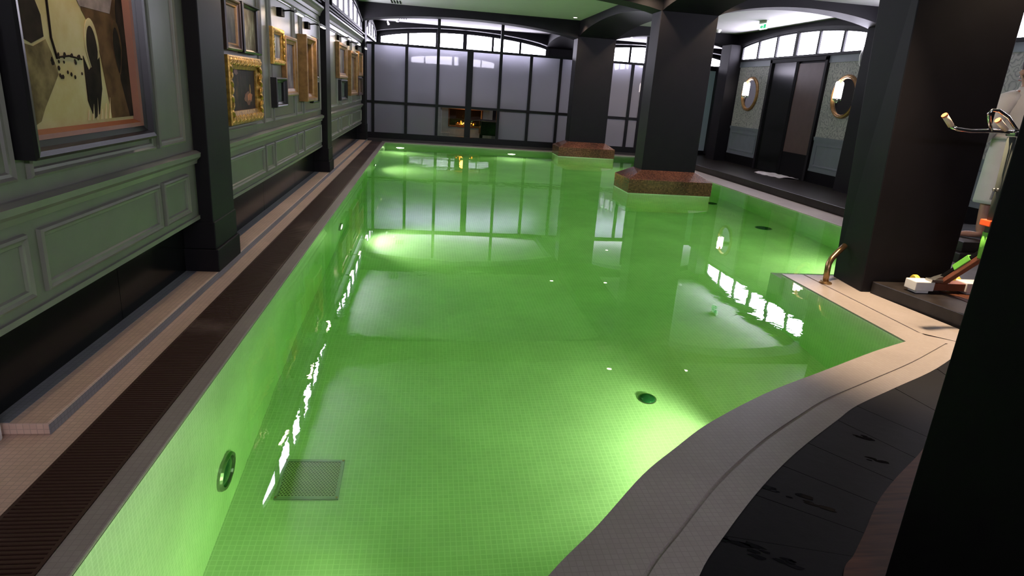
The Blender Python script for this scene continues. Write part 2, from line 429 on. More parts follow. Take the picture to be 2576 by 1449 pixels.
    for k, (cx, cy, n_, sx) in enumerate([(1.40, 1.90, 16, .17), (2.03, 2.3, 6, .07), (1.14, 1.60, 18, .12), (1.93, 2.12, 5, .05)]):
        pm = MB()
        for j in range(n_):
            px = cx + random.uniform(-sx, sx); py = cy - (px - cx) * .62 + random.gauss(0, .014); r = random.uniform(.006, .020)
            pts = []
            for t in range(11):
                an = t / 11 * 2 * PI; rr = r * random.uniform(.65, 1.25); u = math.cos(an) * rr * 1.9; v = math.sin(an) * rr * .62
                pts.append((px + u * .85 + v * .53, py - u * .53 + v * .85))
            pm.prism(pts, -.002, -.0012 + .0001 * (j % 5))
        o = pm.build('puddle', wm)
        tag(o, ['trail of wet splashes across the middle of the slate', 'wet splash on slate farthest up the curve',
                'largest wet splash on slate at the bottom of the photo', 'small wet blot on slate near the timber edge'][k], 'water', 'wet splashes on the slate', 'stuff')
    # raised decks
    st = MB().prism([(3.70, 4.55), (3.84, 3.75), (4.0, 3.0), (7.4, 3.0), (7.4, 7.6), (5.95, 7.6), (5.95, 7.0), (5.05, 5.5), (4.75, 4.9), (4.44, 4.55)], -.2, .10)
    struct(st.build('floor', M['deck_stone'], bevel=.006), 'raised dark stone deck carrying the pedal bike', 'floor')
    wp = MB(); x = 4.12
    while x < 6.9:
        wp.prism([(x, 3.55 + (0)), (x + .088, 3.55), (x + .088, 4.42), (x, 4.42)], .095, .104); x += .094
    struct(wp.build('floor', M['wood_deck']), 'reddish timber planks let into the raised deck', 'floor')
    lf = MB().prism([(4.46, 4.62), (7.3, 4.62), (7.3, 6.4), (5.5, 6.4), (4.80, 4.95)], .095, .106)
    struct(lf.build('floor', M['light_floor']), 'light grey floor tiles behind the square column', 'floor')
    pl = MB().box(5.12, 6.9, 5.25, 6.35, .106, .20).box(5.2, 6.9, 5.33, 6.35, .20, .30)
    struct(pl.build('floor', M['deck_stone'], bevel=.006), 'dark double step under the bathrobed person', 'step')
    rd = MB().box(5.97, 7.4, 7.6, 16.3, -.2, .12).box(7.4, 10.3, 15.36, 16.3, -.2, .12)
    struct(rd.build('floor', M['deck_stone'], bevel=.008), 'dark stone walkway along the far right pool side', 'floor')
    bf = MB().box(-1.7, 10.4, 16.3, 20.0, -.2, .06)
    struct(bf.build('floor', M['room_floor']), 'dark floor of the room behind the glass partition', 'floor')
floors()

def walls():
    cl = MB().box(-1.9, 10.4, -3.0, 20.1, ZC, ZC + .1).build('ceiling', M['ceiling']); struct(cl, 'white plaster ceiling glowing green above the pool', 'ceiling')
    # left wall: upper backing, panelling slab, skirting
    lw = MB().box(-1.9, WX, -3.0, 20.0, .425, 2.40).box(-1.9, SK, -3.0, 20.0, -.1, .425)
    lw = lw.build('wall_left', M['sage']); struct(lw, 'grey-green panelled wall hung with gilt pictures', 'wall')
    uw = MB().box(-1.9, WX + .0, -3.0, 20.0, 2.40, ZC).build('wall_left', M['dark_paint']); struct(uw, 'dark painted band of wall above the panelling', 'wall')
    bays = {'near': ([(-1.3, -.2), (-.14, .2), (.26, 1.5), (1.56, 2.14), (2.20, 2.58), (2.66, 3.85), (3.90, 4.31)]),
            'mid': ([(5.06, 6.32), (6.38, 6.72), (6.77, 7.88), (7.93, 8.32), (8.39, 9.72)]),
            'far': ([(10.3, 11.55), (11.62, 11.98), (12.05, 13.2), (13.27, 13.63), (13.70, 15.65)])}
    ends = {'near': (-3.0, 4.47), 'mid': (5.0, 9.78), 'far': (10.2, 15.75)}
    for nm, rng in bays.items():
        pm = MB()
        for a, b in rng:
            for z0, z1 in ((.492, .752), (.948, 2.15)):
                e = WX
                pm.ring([(a, b, z0, z1, e), (a + .004, b - .004, z0 + .004, z1 - .004, e + .016), (a + .014, b - .014, z0 + .014, z1 - .014, e + .022),
                         (a + .024, b - .024, z0 + .024, z1 - .024, e + .012), (a + .036, b - .036, z0 + .036, z1 - .036, e + .010), (a + .042, b - .042, z0 + .042, z1 - .042, e - .001)])
        pm.build('panel_moulding', M['sage_trim'], lw)
        y0, y1 = ends[nm]
        r = MB().prism([(WX, .795), (WX + .018, .80), (WX + .024, .825), (WX + .045, .845), (WX + .048, .872), (WX + .02, .885), (WX, .885)], y0, y1, 'y')
        r.build('dado_rail', M['sage_trim'], lw)
        c = MB().prism([(WX, 2.21), (WX + .02, 2.215), (WX + .03, 2.25), (WX + .055, 2.29), (WX + .075, 2.31), (WX + .075, 2.335), (WX, 2.335)], y0, y1, 'y')
        c.build('cornice', M['sage_trim'], lw)
        s = MB().box(WX, WX + .05, y0, y1, 2.375, 2.40).box(WX, WX + .085, y0, y1, 2.40, 2.425)
        s.build('window_sill', M['dark_frame'], lw)
        b = MB().box(WX, WX + .012, y0, y1, .425, .45); b.build('bottom_bead', M['sage_trim'], lw)
    sk = MB()
    y = -2.9
    while y < 16.3:
        sk.box(SK, SK + .012, y, min(y + 1.595, 16.3), .05 if y > 2.3 else 0, .43); y += 1.6
    struct(sk.build('baseboard_left', M['granite']), 'polished black stone skirting under the green panelling', 'skirting')
    # right wall
    rw = MB().box(7.32, 7.6, -3.0, 15.35, -.1, ZC).build('wall_right', M['dark_paint']); struct(rw, 'dark wall behind the far right walkway', 'wall')
    for y0, y1 in ((13.46, 14.85), (10.28, 11.37), (4.9, 9.7)):
        MB().box(7.302, 7.32, y0, y1, .955, 2.29).build('wallpaper', M['paper'], rw)
        p = MB().box(7.30, 7.32, y0, y1, .33, .90).box(7.285, 7.32, y0, y1, .90, .955)
        p.box(7.28, 7.32, y0, y1, .93, .965)
        p.ring([(y0 + .1, y1 - .1, .42, .84, 7.30), (y0 + .106, y1 - .106, .426, .834, 7.286), (y0 + .13, y1 - .13, .45, .81, 7.288), (y0 + .136, y1 - .136, .456, .804, 7.301)])
        p.box(7.292, 7.32, y0, y1, .33, .37)
        p.build('wainscot', M['grey_panel'], rw)
        MB().box(7.29, 7.32, y0 - .02, y1 + .02, 2.29, 2.42).build('frieze', M['grey_panel'], rw)
        MB().box(7.27, 7.32, y0 - .05, y1 + .05, 2.415, 2.445).build('window_sill', M['dark_frame'], rw)
        MB().box(7.295, 7.32, y0, y1, .12, .33).build('skirting', M['black'], rw)
    # back wall of far room, right end wall, wall behind viewer
    bw = MB().box(-1.9, 10.4, 19.9, 20.1, -.1, ZC).build('wall_far', M['dark_paint']); struct(bw, 'dark far wall below arched high windows', 'wall')
    ew = MB().box(10.2, 10.4, 15.3, 20.0, -.1, ZC).build('wall_end', M['dark_paint']); struct(ew, 'dark end wall of the room behind the partition', 'wall')
    vw = MB().box(-1.9, 7.6, -3.1, -2.95, -.2, ZC).build('wall_near', M['dark_paint']); struct(vw, 'dark wall at the near end of the pool hall', 'wall')
walls()

# pilasters, columns, beams
def columns():
    for i, (y0, y1) in enumerate(((4.48, 4.98), (9.80, 10.2), (15.75, 16.25))):
        m = MB().box(SK, -1.43, y0, y1, .05, 2.75).box(SK, -1.405, y0 - .02, y1 + .01, .05, .21)
        m.box(SK, -1.42, y0 - .006, y1 + .004, .21, .40)
        o = m.build('pilaster', M['dark_paint'], bevel=.006)
        struct(o, ['dark pilaster on the left wall beside the large painting', 'dark pilaster on the left wall between the gilt picture groups', 'dark pilaster on the left wall against the glass partition'][i], 'pilaster')
    for i, (y0, y1, x0, x1) in enumerate(((9.9, 10.32, 3.47, 4.38), (15.3, 15.72, 3.44, 4.35))):
        o = MB().box(x0, x1, y0, y1, .2, 2.76).build('column', M['dark_paint'], bevel=.008)
        struct(o, ['broad dark square column standing in the middle of the pool', 'farther dark square column standing in the pool near the partition'][i], 'column')
        px0, px1, py0, py1 = x0 - .30, x1 + .17, y0 - .35, y1 + .02
        t = thing('column_plinth', ((px0 + px1) / 2, (py0 + py1) / 2, -1.6), ['brown mosaic plinth around the nearer column in the pool', 'brown mosaic plinth around the farther column in the pool'][i], 'plinth', 'brown mosaic column plinths')
        MB().box(px0 + .012, px1 - .012, py0 + .012, py1 - .012, -1.6, .01).build('underwater_base', M['pool_tile'], t)
        vs = [(px0, py0, .0), (px1, py0, .0), (px1, py1, .0), (px0, py1, .0), (px0, py0, .215), (px1, py0, .215), (px1, py1, .215), (px0, py1, .215),
              (x0 - .004, y0 - .004, .33), (x1 + .004, y0 - .004, .33), (x1 + .004, y1 + .004, .33), (x0 - .004, y1 + .004, .33)]
        mb = MB().add(vs, [(0, 3, 2, 1), (0, 1, 5, 4), (1, 2, 6, 5), (2, 3, 7, 6), (3, 0, 4, 7), (4, 5, 9, 8), (5, 6, 10, 9), (6, 7, 11, 10), (7, 4, 8, 11), (8, 9, 10, 11)])
        mb.build('cap', M['brown_mosaic'], t, bevel=.004)
    # third column on the coping; its left face leans out slightly
    vs = [(3.63, 4.57, 0), (4.41, 4.57, 0), (4.41, 5.02, 0), (3.68, 5.02, 0), (3.50, 4.57, 2.76), (4.41, 4.57, 2.76), (4.41, 5.02, 2.76), (3.50, 5.02, 2.76)]
    o = MB().add(vs, [(0, 3, 2, 1), (4, 5, 6, 7), (0, 1, 5, 4), (1, 2, 6, 5), (2, 3, 7, 6), (3, 0, 4, 7)]).build('column', M['dark_paint'], bevel=.008)
    struct(o, 'dark square column standing on the beige coping beside the handrail', 'column')
    o = MB().box(1.455, 2.05, .9, 1.43, -.05, ZC).build('column', M['black'], bevel=.006)
    struct(o, 'black column in the right foreground cutting off the view', 'column')
    def arch(a, b, zs, za, n=24):
        # bottom edge from a to b, springing at zs, crown at za
        pts = []
        for k in range(n + 1):
            t = k / n; u = 2 * t - 1; pts.append((a + (b - a) * t, zs + (za - zs) * (1 - u * u) ** .8))
        return pts
    lab = []
    def beam(axis, a, b, c0, c1, label, zs=2.70, za=2.89):
        p = [(a, ZC + .01)] + arch(a, b, zs, za) + [(b, ZC + .01)]
        o = MB().prism(p, c0, c1, axis).build('beam', M['dark_paint']); struct(o, label, 'beam')
    beam('y', -1.60, 3.46, 15.3, 15.8, 'dark arched beam across the pool in front of the partition', 2.66, 2.88)
    beam('y', -1.60, 3.48, 9.9, 10.35, 'dark arched beam across the pool at the nearer pool column')
    beam('y', -1.60, 3.5, 4.5, 5.0, 'dark arched beam above the first pilaster')
    beam('y', 4.36, 7.34, 9.9, 10.3, 'dark arched beam from the nearer pool column to the right wall', 2.70, 2.93)
    beam('y', 4.34, 7.34, 15.3, 15.7, 'dark arched beam from the farther pool column to the right wall')
    beam('x', 10.3, 15.32, 3.46, 4.36, 'broad dark arched beam between the two pool columns', 2.70, 2.90)
    beam('x', 5.0, 9.92, 3.48, 4.38, 'broad dark arched beam from the coping column to the pool column')
    beam('x', 15.7, 19.9, 3.5, 4.3, 'dark arched beam over the room behind the partition')
    beam('y', -1.6, 3.5, 19.55, 19.9, 'dark arched beam above the far high windows', 2.74, 2.985)
    beam('y', 4.3, 9.6, 19.55, 19.9, 'dark arched beam above the far right high windows', 2.80, 2.99)
    o = MB().box(7.0, 7.34, 14.88, 15.36, .1, 2.78).build('pilaster', M['dark_paint'], bevel=.006); struct(o, 'pilaster at the far end of the right walkway', 'pilaster')
    o = MB().box(7.12, 7.34, 9.72, 10.25, .1, 2.78).build('pilaster', M['dark_paint'], bevel=.006); struct(o, 'pilaster on the right wall behind the coping column', 'pilaster')
columns()

# ------------------------------------------------------------------ clerestory windows
def arched_window(idx, axis, pos, sgn, a, b, zb, zs, za, n, label, mid=True, fr=.05):
    # axis 'x': the window lies in a plane x=pos and runs along y; sgn: towards the room
    def zt(u, off=0.):
        t = (u - a) / (b - a) * 2 - 1; return zs + (za - zs) * max(0, 1 - t * t) ** .85 - off
    P = (lambda u, z, d: (pos + sgn * d, u, z)) if axis == 'x' else (lambda u, z, d: (u, pos + sgn * d, z))
    t = thing('window_%d' % idx, P((a + b) / 2, zb, 0), label, 'window', None, 'structure')
    f = MB()
    # arch band
    N = 24; vs = []; fs = []
    for k in range(N + 1):
        u = a + (b - a) * k / N
        for d, off in ((0, -.055), (.075, -.055), (.075, -.004), (.05, -.004), (.05, .03), (0, .03)): vs.append(P(u, zt(u, off), d))
    for k in range(N):
        for j in range(6): fs.append((k * 6 + j, k * 6 + (j + 1) % 6, k * 6 + 6 + (j + 1) % 6, k * 6 + 6 + j))
    fs += [tuple(range(6)), tuple(range(N * 6, N * 6 + 6))]
    f.add(vs, fs)
    def bar(u0, u1, z0, z1, d):
        p0 = P(u0, z0, 0); p1 = P(u1, z1, d)
        f.box(min(p0[0], p1[0]), max(p0[0], p1[0]), min(p0[1], p1[1]), max(p0[1], p1[1]), z0, z1)
    bar(a - .05, b + .05, zb - .05, zb, .06)
    step = (b - a) / n
    for k in range(n + 1):
        u = a + step * k; h = .058 if (mid and k == n // 2) else (.05 if k in (0, n) else .032)
        bar(u - h, u + h, zb, max(zb + .05, zt(min(max(u, a + .02), b - .02), .01)), .055)
    f.build('window_frame', M['dark_frame'], t)
    for k in range(n):
        u0 = a + step * k + .012; u1 = a + step * (k + 1) - .012
        pts = [P(u0, zb - .005, .02), P(u1, zb - .005, .02)] + [P(u1 + (u0 - u1) * j / 6, zt(min(max(u1 + (u0 - u1) * j / 6, a + .03), b - .03), .012), .02) for j in range(7)]
        MB().add(pts, [tuple(range(len(pts)))]).build('pane', M['pane'], t)
    return t
arched_window(1, 'x', WX, 1, 5.35, 9.65, 2.50, 2.62, 2.90, 6, 'high arched window on the left wall above the nearer picture group')
arched_window(2, 'x', WX, 1, 10.75, 15.35, 2.51, 2.62, 2.90, 6, 'high arched window on the left wall above the farther picture group')
arched_window(3, 'y', 19.9, -1, -1.40, 3.56, 2.48, 2.67, 2.915, 6, 'high arched window straight ahead beyond the glass partition')
arched_window(4, 'y', 19.9, -1, 4.45, 9.5, 2.48, 2.66, 2.97, 6, 'high arched window beyond the partition, seen between the pool columns')
arched_window(5, 'x', 7.32, -1, 10.30, 14.84, 2.46, 2.73, 2.905, 6, 'high arched window above the round mirrors on the right wall')
arched_window(6, 'x', 7.32, -1, 4.9, 9.62, 2.46, 2.70, 2.91, 6, 'high window at the top right corner above the bathrobed person')
arched_window(7, 'y', -2.95, 1, -.9, 3.6, 2.50, 2.78, 2.95, 6, 'high arched window behind the viewer, mirrored in the partition glass')
arched_window(8, 'x', WX, 1, 16.6, 19.5, 2.51, 2.62, 2.86, 4, 'high arched window on the left wall beyond the partition')

# ------------------------------------------------------------------ glass partition
def partition():
    Y = 16.4
    t = thing('glass_partition', (2.0, Y, .05), 'black framed screen of frosted glass panes across the far end of the pool', 'partition', None, 'structure')
    f = MB()
    z0, zm0, zm1, zt0, zt1 = .20, .895, .955, 2.245, 2.30
    f.box(-1.62, 7.42, Y - .05, Y + .05, .0, .20)
    f.box(-1.62, 5.5, Y - .03, Y + .03, zm0, zm1)
    f.box(-1.62, 7.42, Y - .04, Y + .04, zt0, zt1)
    vx = [-1.30, -.50, .26, 1.04, 1.80, 2.56, 3.31, 4.42, 5.18, 5.50]
    for x in vx:
        h = .075 if x in (1.04,) else (.035 if x < 5.4 else .05)
        f.box(x - h, x + h, Y - .035, Y + .035, .20, zt0)
    for x in (.26, 1.80, 5.5): f.box(x - .035, x + .035, Y - .035, Y + .035, zt1, 3.0)
    for x in (6.3, 7.06): f.box(x - .05, x + .05, Y - .035, Y + .035, .2, zt0)
    f.build('frame', M['dark_frame'], t)
    xs = [-1.60] + vx
    for i in range(len(xs) - 1):
        a, b = xs[i] + .02, xs[i + 1] - .02
        for zz0, zz1, low in ((.19, zm0 + .01, True), (zm1 - .01, zt0 + .01, False)):
            clear = low and i in (3, 4)
            p = MB().box(a, b, Y - .006, Y + .006, zz0, zz1).build('pane', M['clear'] if clear else M['frosted'], t)
            if clear: p['label'] = 'clear lower pane showing the fireplace'
    MB().box(5.54, 7.02, Y - .01, Y + .01, .2, zt0).build('pane', M['frosted'], t)
partition()

def blue_door():
    t = thing('door_1', (7.6, 16.42, .1), 'pale blue glass door with a black ladder handle right of the pool column', 'door', None, 'structure')
    MB().box(7.10, 7.92, 16.40, 16.44, .22, 2.30).build('glass_leaf', M['blue_glass'], t)
    MB().box(7.06, 7.10, 16.36, 16.46, .1, 2.34).box(7.92, 7.98, 16.36, 16.46, .1, 2.34).box(7.06, 7.98, 16.36, 16.46, 2.30, 2.36).box(7.06, 7.98, 16.36, 16.46, .06, .22).build('frame', M['dark_frame'], t)
    h = MB().cyl((7.72, 16.30, .62), (7.72, 16.30, 2.05), .016, 10)
    for z in (.72, 1.02, 1.32, 1.62, 1.92): h.cyl((7.72, 16.30, z), (7.84, 16.30, z), .012, 8).cyl((7.84, 16.30, z), (7.84, 16.41, z), .012, 8)
    h.build('ladder_handle', M['black'], t)
    d = thing('door_2', (7.38, 15.9, .12), 'open black framed glass door leaf beside the far right pilaster', 'door', None, 'structure')
    MB().box(7.36, 7.40, 15.45, 16.3, .15, 2.36).build('leaf', M['dark_frame'], d)
    MB().cyl((7.33, 15.62, .95), (7.33, 15.62, 1.45), .013, 10).cyl((7.33, 15.62, 1.0), (7.37, 15.62, 1.0), .01, 8).cyl((7.33, 15.62, 1.4), (7.37, 15.62, 1.4), .01, 8).build('pull_handle', M['chrome'], d)
    e = thing('door_3', (7.33, 12.4, .12), 'dark glossy doorway with a brown leaf between the two round mirrors', 'door', None, 'structure')
    MB().box(7.26, 7.34, 13.36, 13.44, .12, 2.40).box(7.26, 7.34, 11.39, 11.46, .12, 2.40).box(7.26, 7.34, 11.39, 13.44, 2.34, 2.42).build('frame', M['dark_paint'], e)
    MB().box(7.30, 7.32, 12.45, 13.36, .13, 2.34).build('glass_leaf', M['granite'], e)
    MB().box(7.285, 7.31, 12.36, 12.46, .13, 2.34).build('stile', M['black'], e)
    MB().box(7.295, 7.32, 11.46, 12.36, .60, 2.30).build('brown_panel', M['brown_door'], e)
    MB().box(7.29, 7.318, 11.46, 12.36, .13, .60).build('kick_panel', M['black'], e)
blue_door()

# ------------------------------------------------------------------ pictures on the left wall
def picture(name, y0, y1, z0, z1, fw, depth, frame_m, canvas_m, label, carved=False, lip=None, extra=None, wall=WX):
    X = wall + .004
    t = thing(name, (X, (y0 + y1) / 2, z0), label, 'painting', 'framed paintings on the left wall')
    h = X + depth
    f = MB()
    f.ring([(y0, y1, z0, z1, X), (y0, y1, z0, z1, h - .008), (y0 + .012, y1 - .012, z0 + .012, z1 - .012, h), (y0 + fw * .45, y1 - fw * .45, z0 + fw * .45, z1 - fw * .45, h - .004),
            (y0 + fw * .6, y1 - fw * .6, z0 + fw * .6, z1 - fw * .6, h - depth * .35), (y0 + fw, y1 - fw, z0 + fw, z1 - fw, h - depth * .5), (y0 + fw, y1 - fw, z0 + fw, z1 - fw, X)])
    f.build('frame', frame_m, t)
    if carved:   # scrolled leaf ornament along the frame
        c = MB(); r = fw * .34
        def knob(y, z, ang):
            n = 8; rings = []
            for j, (rr, hh) in enumerate(((1., 0), (.95, .35), (.6, .75), (.12, .95))):
                ring = []
                for k in range(n):
                    a = 2 * PI * k / n; u = math.cos(a) * r * rr * 1.25; v = math.sin(a) * r * rr * .55
                    ring.append((h - .006 + hh * r * .6, y + u * math.cos(ang) - v * math.sin(ang), z + u * math.sin(ang) + v * math.cos(ang)))
                rings.append(ring)
            c.loft(rings)
        step = fw * .55
        y = y0 + fw * .45; k = 0
        while y < y1 - fw * .3:
            for z in (z0 + fw * .42, z1 - fw * .42): knob(y, z, .8 if k % 2 else .6)
            y += step; k += 1
        z = z0 + fw * .9
        while z < z1 - fw * .8:
            for yy in (y0 + fw * .42, y1 - fw * .42): knob(yy, z, 2.2 if k % 2 else .9)
            z += step; k += 1
        c.build('carving', M['gold'], t)
    if lip:
        e = fw; MB().ring([(y0 + e - .004, y1 - e + .004, z0 + e - .004, z1 - e + .004, X + depth * .55), (y0 + e + lip[0] * .5, y1 - e - lip[0] * .5, z0 + e + lip[0] * .5, z1 - e - lip[0] * .5, X + depth * .5),
                           (y0 + e + lip[0], y1 - e - lip[0], z0 + e + lip[0], z1 - e - lip[0], X + .012)]).build('inner_lip', lip[1], t)
    cv = MB().box(X + .002, X + .012, y0 + fw - .004, y1 - fw + .004, z0 + fw - .004, z1 - fw + .004).build('canvas', canvas_m, t)
    if extra: extra(t, X + .0125)
    return t
dusk = lambda nm, s, *c: mat_canvas(nm, [(.25, c[0]), (.48, c[1]), (.62, c[2]), (.72, c[3])], 7.0, s, (1, 1.4, .8))
cvA = dusk('canvas_waterfall', 1.3, (.015, .015, .02), (.05, .05, .065), (.09, .09, .105), (.42, .42, .40))
cvB = dusk('canvas_gathering', 2.9, (.05, .035, .02), (.14, .115, .08), (.27, .25, .20), (.52, .50, .42))
cvC = dusk('canvas_candlelit', 4.2, (.012, .008, .010), (.03, .018, .02), (.055, .03, .03), (.11, .045, .03))
cvD = dusk('canvas_pale_figure', 6.1, (.06, .06, .08), (.15, .145, .18), (.30, .29, .33), (.62, .60, .56))
cvE = dusk('canvas_dim_green', 7.7, (.03, .035, .03), (.08, .095, .085), (.17, .185, .17), (.3, .31, .29))
cvF = dusk('canvas_purple_dusk', 8.8, (.05, .03, .035), (.13, .09, .12), (.24, .19, .22), (.34, .28, .28))
cvG = dusk('canvas_brown_interior', 9.9, (.07, .035, .025), (.18, .10, .07), (.30, .19, .15), (.4, .3, .25))
cvH = dusk('canvas_amber', 11.2, (.10, .05, .02), (.28, .16, .06), (.42, .27, .12), (.5, .36, .2))
cvBig = mat_canvas('canvas_ochre', [(.25, (.26, .18, .075)), (.5, (.42, .32, .14)), (.75, (.52, .44, .28))], 2.2, 3.3)
def big_picture(t, X):
    """dark vessels, a draped figure and twigs on an ochre ground, in thin layers of paint"""
    def blob(name, pts, m, d): return MB().prism(pts, X, X + d, 'x').build(name, m, t)
    def ell(cy, cz, ry, rz, n=28): return [(cy + math.cos(2 * PI * k / n) * ry, cz + math.sin(2 * PI * k / n) * rz) for k in range(n)]
    brown = mat('paint_brown', (.10, .052, .026), .8, var=.6, vscale=7, spec=.1); dark = mat('paint_umber', (.022, .014, .011), .8, var=.6, vscale=7, spec=.1)
    pale = mat('paint_cream', (.50, .40, .24), .8, var=.3, spec=.1); lil = mat('paint_lilac_grey', (.24, .18, .19), .8, var=.3, vscale=14, spec=.1)
    grey = mat('paint_ash', (.16, .115, .06), .8, var=.6, vscale=10, spec=.1)
    blob('brown_ground', [(3.17, 2.02), (3.20, 1.61), (3.31, 1.50), (3.34, 1.33), (3.37, 1.145), (3.62, 1.145), (3.62, 2.02)], brown, .0012)
    blob('dark_corner', [(3.62, 2.02), (3.52, 1.64), (3.51, 1.44), (3.50, 1.32), (3.56, 1.145), (3.62, 1.145)], dark, .0016)
    blob('dark_figure', [(2.72, 2.0), (2.72, 1.47), (2.79, 1.45), (2.88, 1.48), (2.88, 1.56), (2.85, 1.62), (2.82, 2.0)], dark, .0012)
    blob('ash_drapery', [(2.72, 1.45), (2.72, 1.14), (2.78, 1.16), (2.82, 1.21), (2.95, 1.34), (2.92, 1.42), (2.89, 1.47), (2.80, 1.44)], grey, .0014)
    blob('lilac_band', [(3.16, 2.0), (3.17, 1.65), (3.19, 1.625), (3.46, 1.62), (3.50, 1.69), (3.50, 2.0)], lil, .002)
    for cy, cz, ry, rz in ((3.255, 1.455, .062, .128), (3.50, 1.47, .048, .125)):
        n_ = 28; op = []; ip = []
        for k in range(n_):
            an = 2 * PI * k / n_; sx = math.cos(an); sz = math.sin(an); w_ = 1.0 if sz > 0 else 1 + .5 * sz
            op.append((cy + sx * ry * w_, cz + sz * rz)); ip.append((cy - .004 + sx * ry * .76 * w_, cz - .012 + sz * rz * .84))
        blob('vessel_rim', op, pale if cy < 3.3 else brown, .0024); blob('vessel_hollow', ip, dark, .003)
    blob('vessel_foot', [(3.165, 1.42), (3.20, 1.36), (3.31, 1.42), (3.30, 1.28), (3.25, 1.17), (3.20, 1.15), (3.16, 1.23)], dark, .0026)
    for k in range(6): blob('pale_stroke', [(3.14 + .04 * k, 1.145), (3.155 + .04 * k, 1.145), (3.165 + .04 * k, 1.19 + .025 * (k % 3)), (3.155 + .04 * k, 1.19)], pale, .0031)
    tw = MB()
    tw.tube([(X + .001, 2.93, 2.0), (X + .001, 2.935, 1.62), (X + .001, 2.93, 1.48), (X + .001, 2.955, 1.40)], .005, 6).tube([(X + .001, 2.95, 1.405), (X + .001, 3.05, 1.415), (X + .001, 3.15, 1.405)], .004, 6)
    for k in range(26):
        y = 2.91 + random.random() * .24; z = 1.40 + random.uniform(-.02, .02) - (.055 if random.random() < .35 else 0)
        tw.lathe((X + .001, y, z), (1, 0, 0), [(.006 + random.random() * .006, 0), (.005, .001)], 6)
    tw.build('twigs', dark, t)
picture('large_painting', 2.59, 3.70, 1.03, 2.14, .07, .085, M['ebony'], cvBig, 'largest painting, ochre scene in a deep black frame, nearest on the left wall', lip=(.03, M['copper_lip']), extra=big_picture)
picture('painting', 5.21, 5.62, 1.553, 1.925, .045, .05, M['dark_wood'], cvA, 'dark wood framed painting above the carved gold frame, left one of the pair', lip=(.01, M['gold_plain']))
picture('painting', 5.65, 6.20, 1.548, 1.935, .03, .06, M['ebony'], cvB, 'black framed painting of a pale gathering, right one above the carved gold frame')
def candle(t, X):
    glow = mat('paint_ember', (.42, .13, .05), .5, var=.4, vscale=20); red = mat('paint_red', (.16, .045, .03), .5, var=.4, vscale=20)
    def b(cy, cz, ry, rz, m, d, nm):
        pts = [(cy + math.cos(2 * PI * k / 14) * ry * random.uniform(.7, 1.2), cz + math.sin(2 * PI * k / 14) * rz * random.uniform(.7, 1.2)) for k in range(14)]
        MB().prism(pts, X, X + d, 'x').build(nm, m, t)
    b(5.88, 1.20, .085, .035, glow, .0015, 'ember_robe'); b(5.84, 1.19, .13, .05, red, .001, 'red_robe'); b(5.90, 1.26, .02, .04, M['gold_plain'], .0018, 'pale_figure'); b(5.50, 1.40, .06, .03, red, .001, 'red_curtain')
picture('painting', 5.19, 6.16, 1.0, 1.517, .10, .055, M['gold'], cvC, 'dark candlelit painting in a broad carved gold frame', carved=True, extra=candle)
picture('painting', 6.70, 7.21, 1.495, 1.836, .06, .05, M['gold'], cvD, 'small gold framed painting with a pale figure, above a small black frame', carved=True)
picture('painting', 6.69, 7.19, 1.085, 1.37, .05, .07, M['ebony'], cvE, 'small dim painting in a deep black frame below the pale figure picture')
picture('painting', 7.25, 7.86, 1.185, 1.796, .075, .055, M['gold_plain'], cvF, 'tall gold framed purple painting between the small frames and the deepest frame')
picture('painting', 8.15, 8.86, 1.11, 1.87, .085, .11, M['gold_plain'], cvG, 'tallest painting, brown, in a very deep pale gilt frame')
picture('painting', 8.90, 9.36, 1.385, 1.90, .045, .05, M['dark_wood'], cvH, 'amber painting half hidden behind the deepest gilt frame')
picture('painting', 8.88, 9.37, 1.07, 1.345, .03, .05, M['ebony'], cvE, 'small black framed painting beside the pilaster, below the amber one')
picture('painting', 11.40, 12.55, 1.41, 1.985, .09, .07, M['gold_plain'], cvF, 'gilt framed painting first beyond the second pilaster')
picture('painting', 11.60, 12.50, 1.04, 1.385, .05, .07, M['ebony'], cvE, 'black framed painting below the first gilt one past the second pilaster')
picture('painting', 13.0, 14.25, 1.10, 1.93, .10, .08, M['gold_plain'], cvG, 'large gilt framed painting in the middle of the far group')
picture('painting', 14.62, 15.60, 1.485, 1.99, .09, .06, M['gold_plain'], cvH, 'amber gilt framed painting nearest the glass partition')
picture('painting', 14.62, 15.55, 1.08, 1.46, .06, .06, M['dark_wood'], cvG, 'brown framed painting below the amber one nearest the partition')

def picture_light(y, label, z=2.0, power=2.4):
    X = WX
    # the lit strip faces the floor
    t = thing('picture_light', (X, y, z), label, 'picture light', 'picture lights on the left wall')
    MB().box(X, X + .05, y - .075, y + .075, z - .035, z + .045).build('wall_box', M['black'], t, bevel=.004)
    MB().tube([(X + .04, y, z + .02), (X + .12, y, z + .03), (X + .21, y, z + .012)], .008, 8).build('arm', M['black'], t)
    MB().cyl((X + .215, y - .22, z + .01), (X + .215, y + .22, z + .01), .016, 12).build('shade', M['steel'], t)
    b = MB().box(X + .203, X + .227, y - .15, y + .15, z - .010, z - .004).build('bulb_strip', M['pic_bulb'], t)
    light('AREA', 'picture_lamp', t, (X + .21, y, z - .015), power, (1, .74, .48), shape='RECTANGLE', size=.30, size_y=.03, direction=(-.35, 0, -1))
    return t
bl = picture_light(3.15, 'added unseen picture light warming the largest painting', 2.26, 4.5)  # unseen lamp, added to warm the large painting and the floor near it
pl = picture_light(5.70, 'black picture light above the pair of dark framed paintings')
for y, lb in ((7.20, 'black picture light above the small gold framed pale figure'), (8.72, 'black picture light above the deepest gilt frame'), (11.6, 'black picture light above the first gilt frame past the second pilaster'),
              (13.1, 'black picture light above the middle painting of the far group'), (14.6, 'black picture light nearest the glass partition')):
    copy_tree(pl, (WX, y, 2.0 if y < 10 else 2.05), lb)

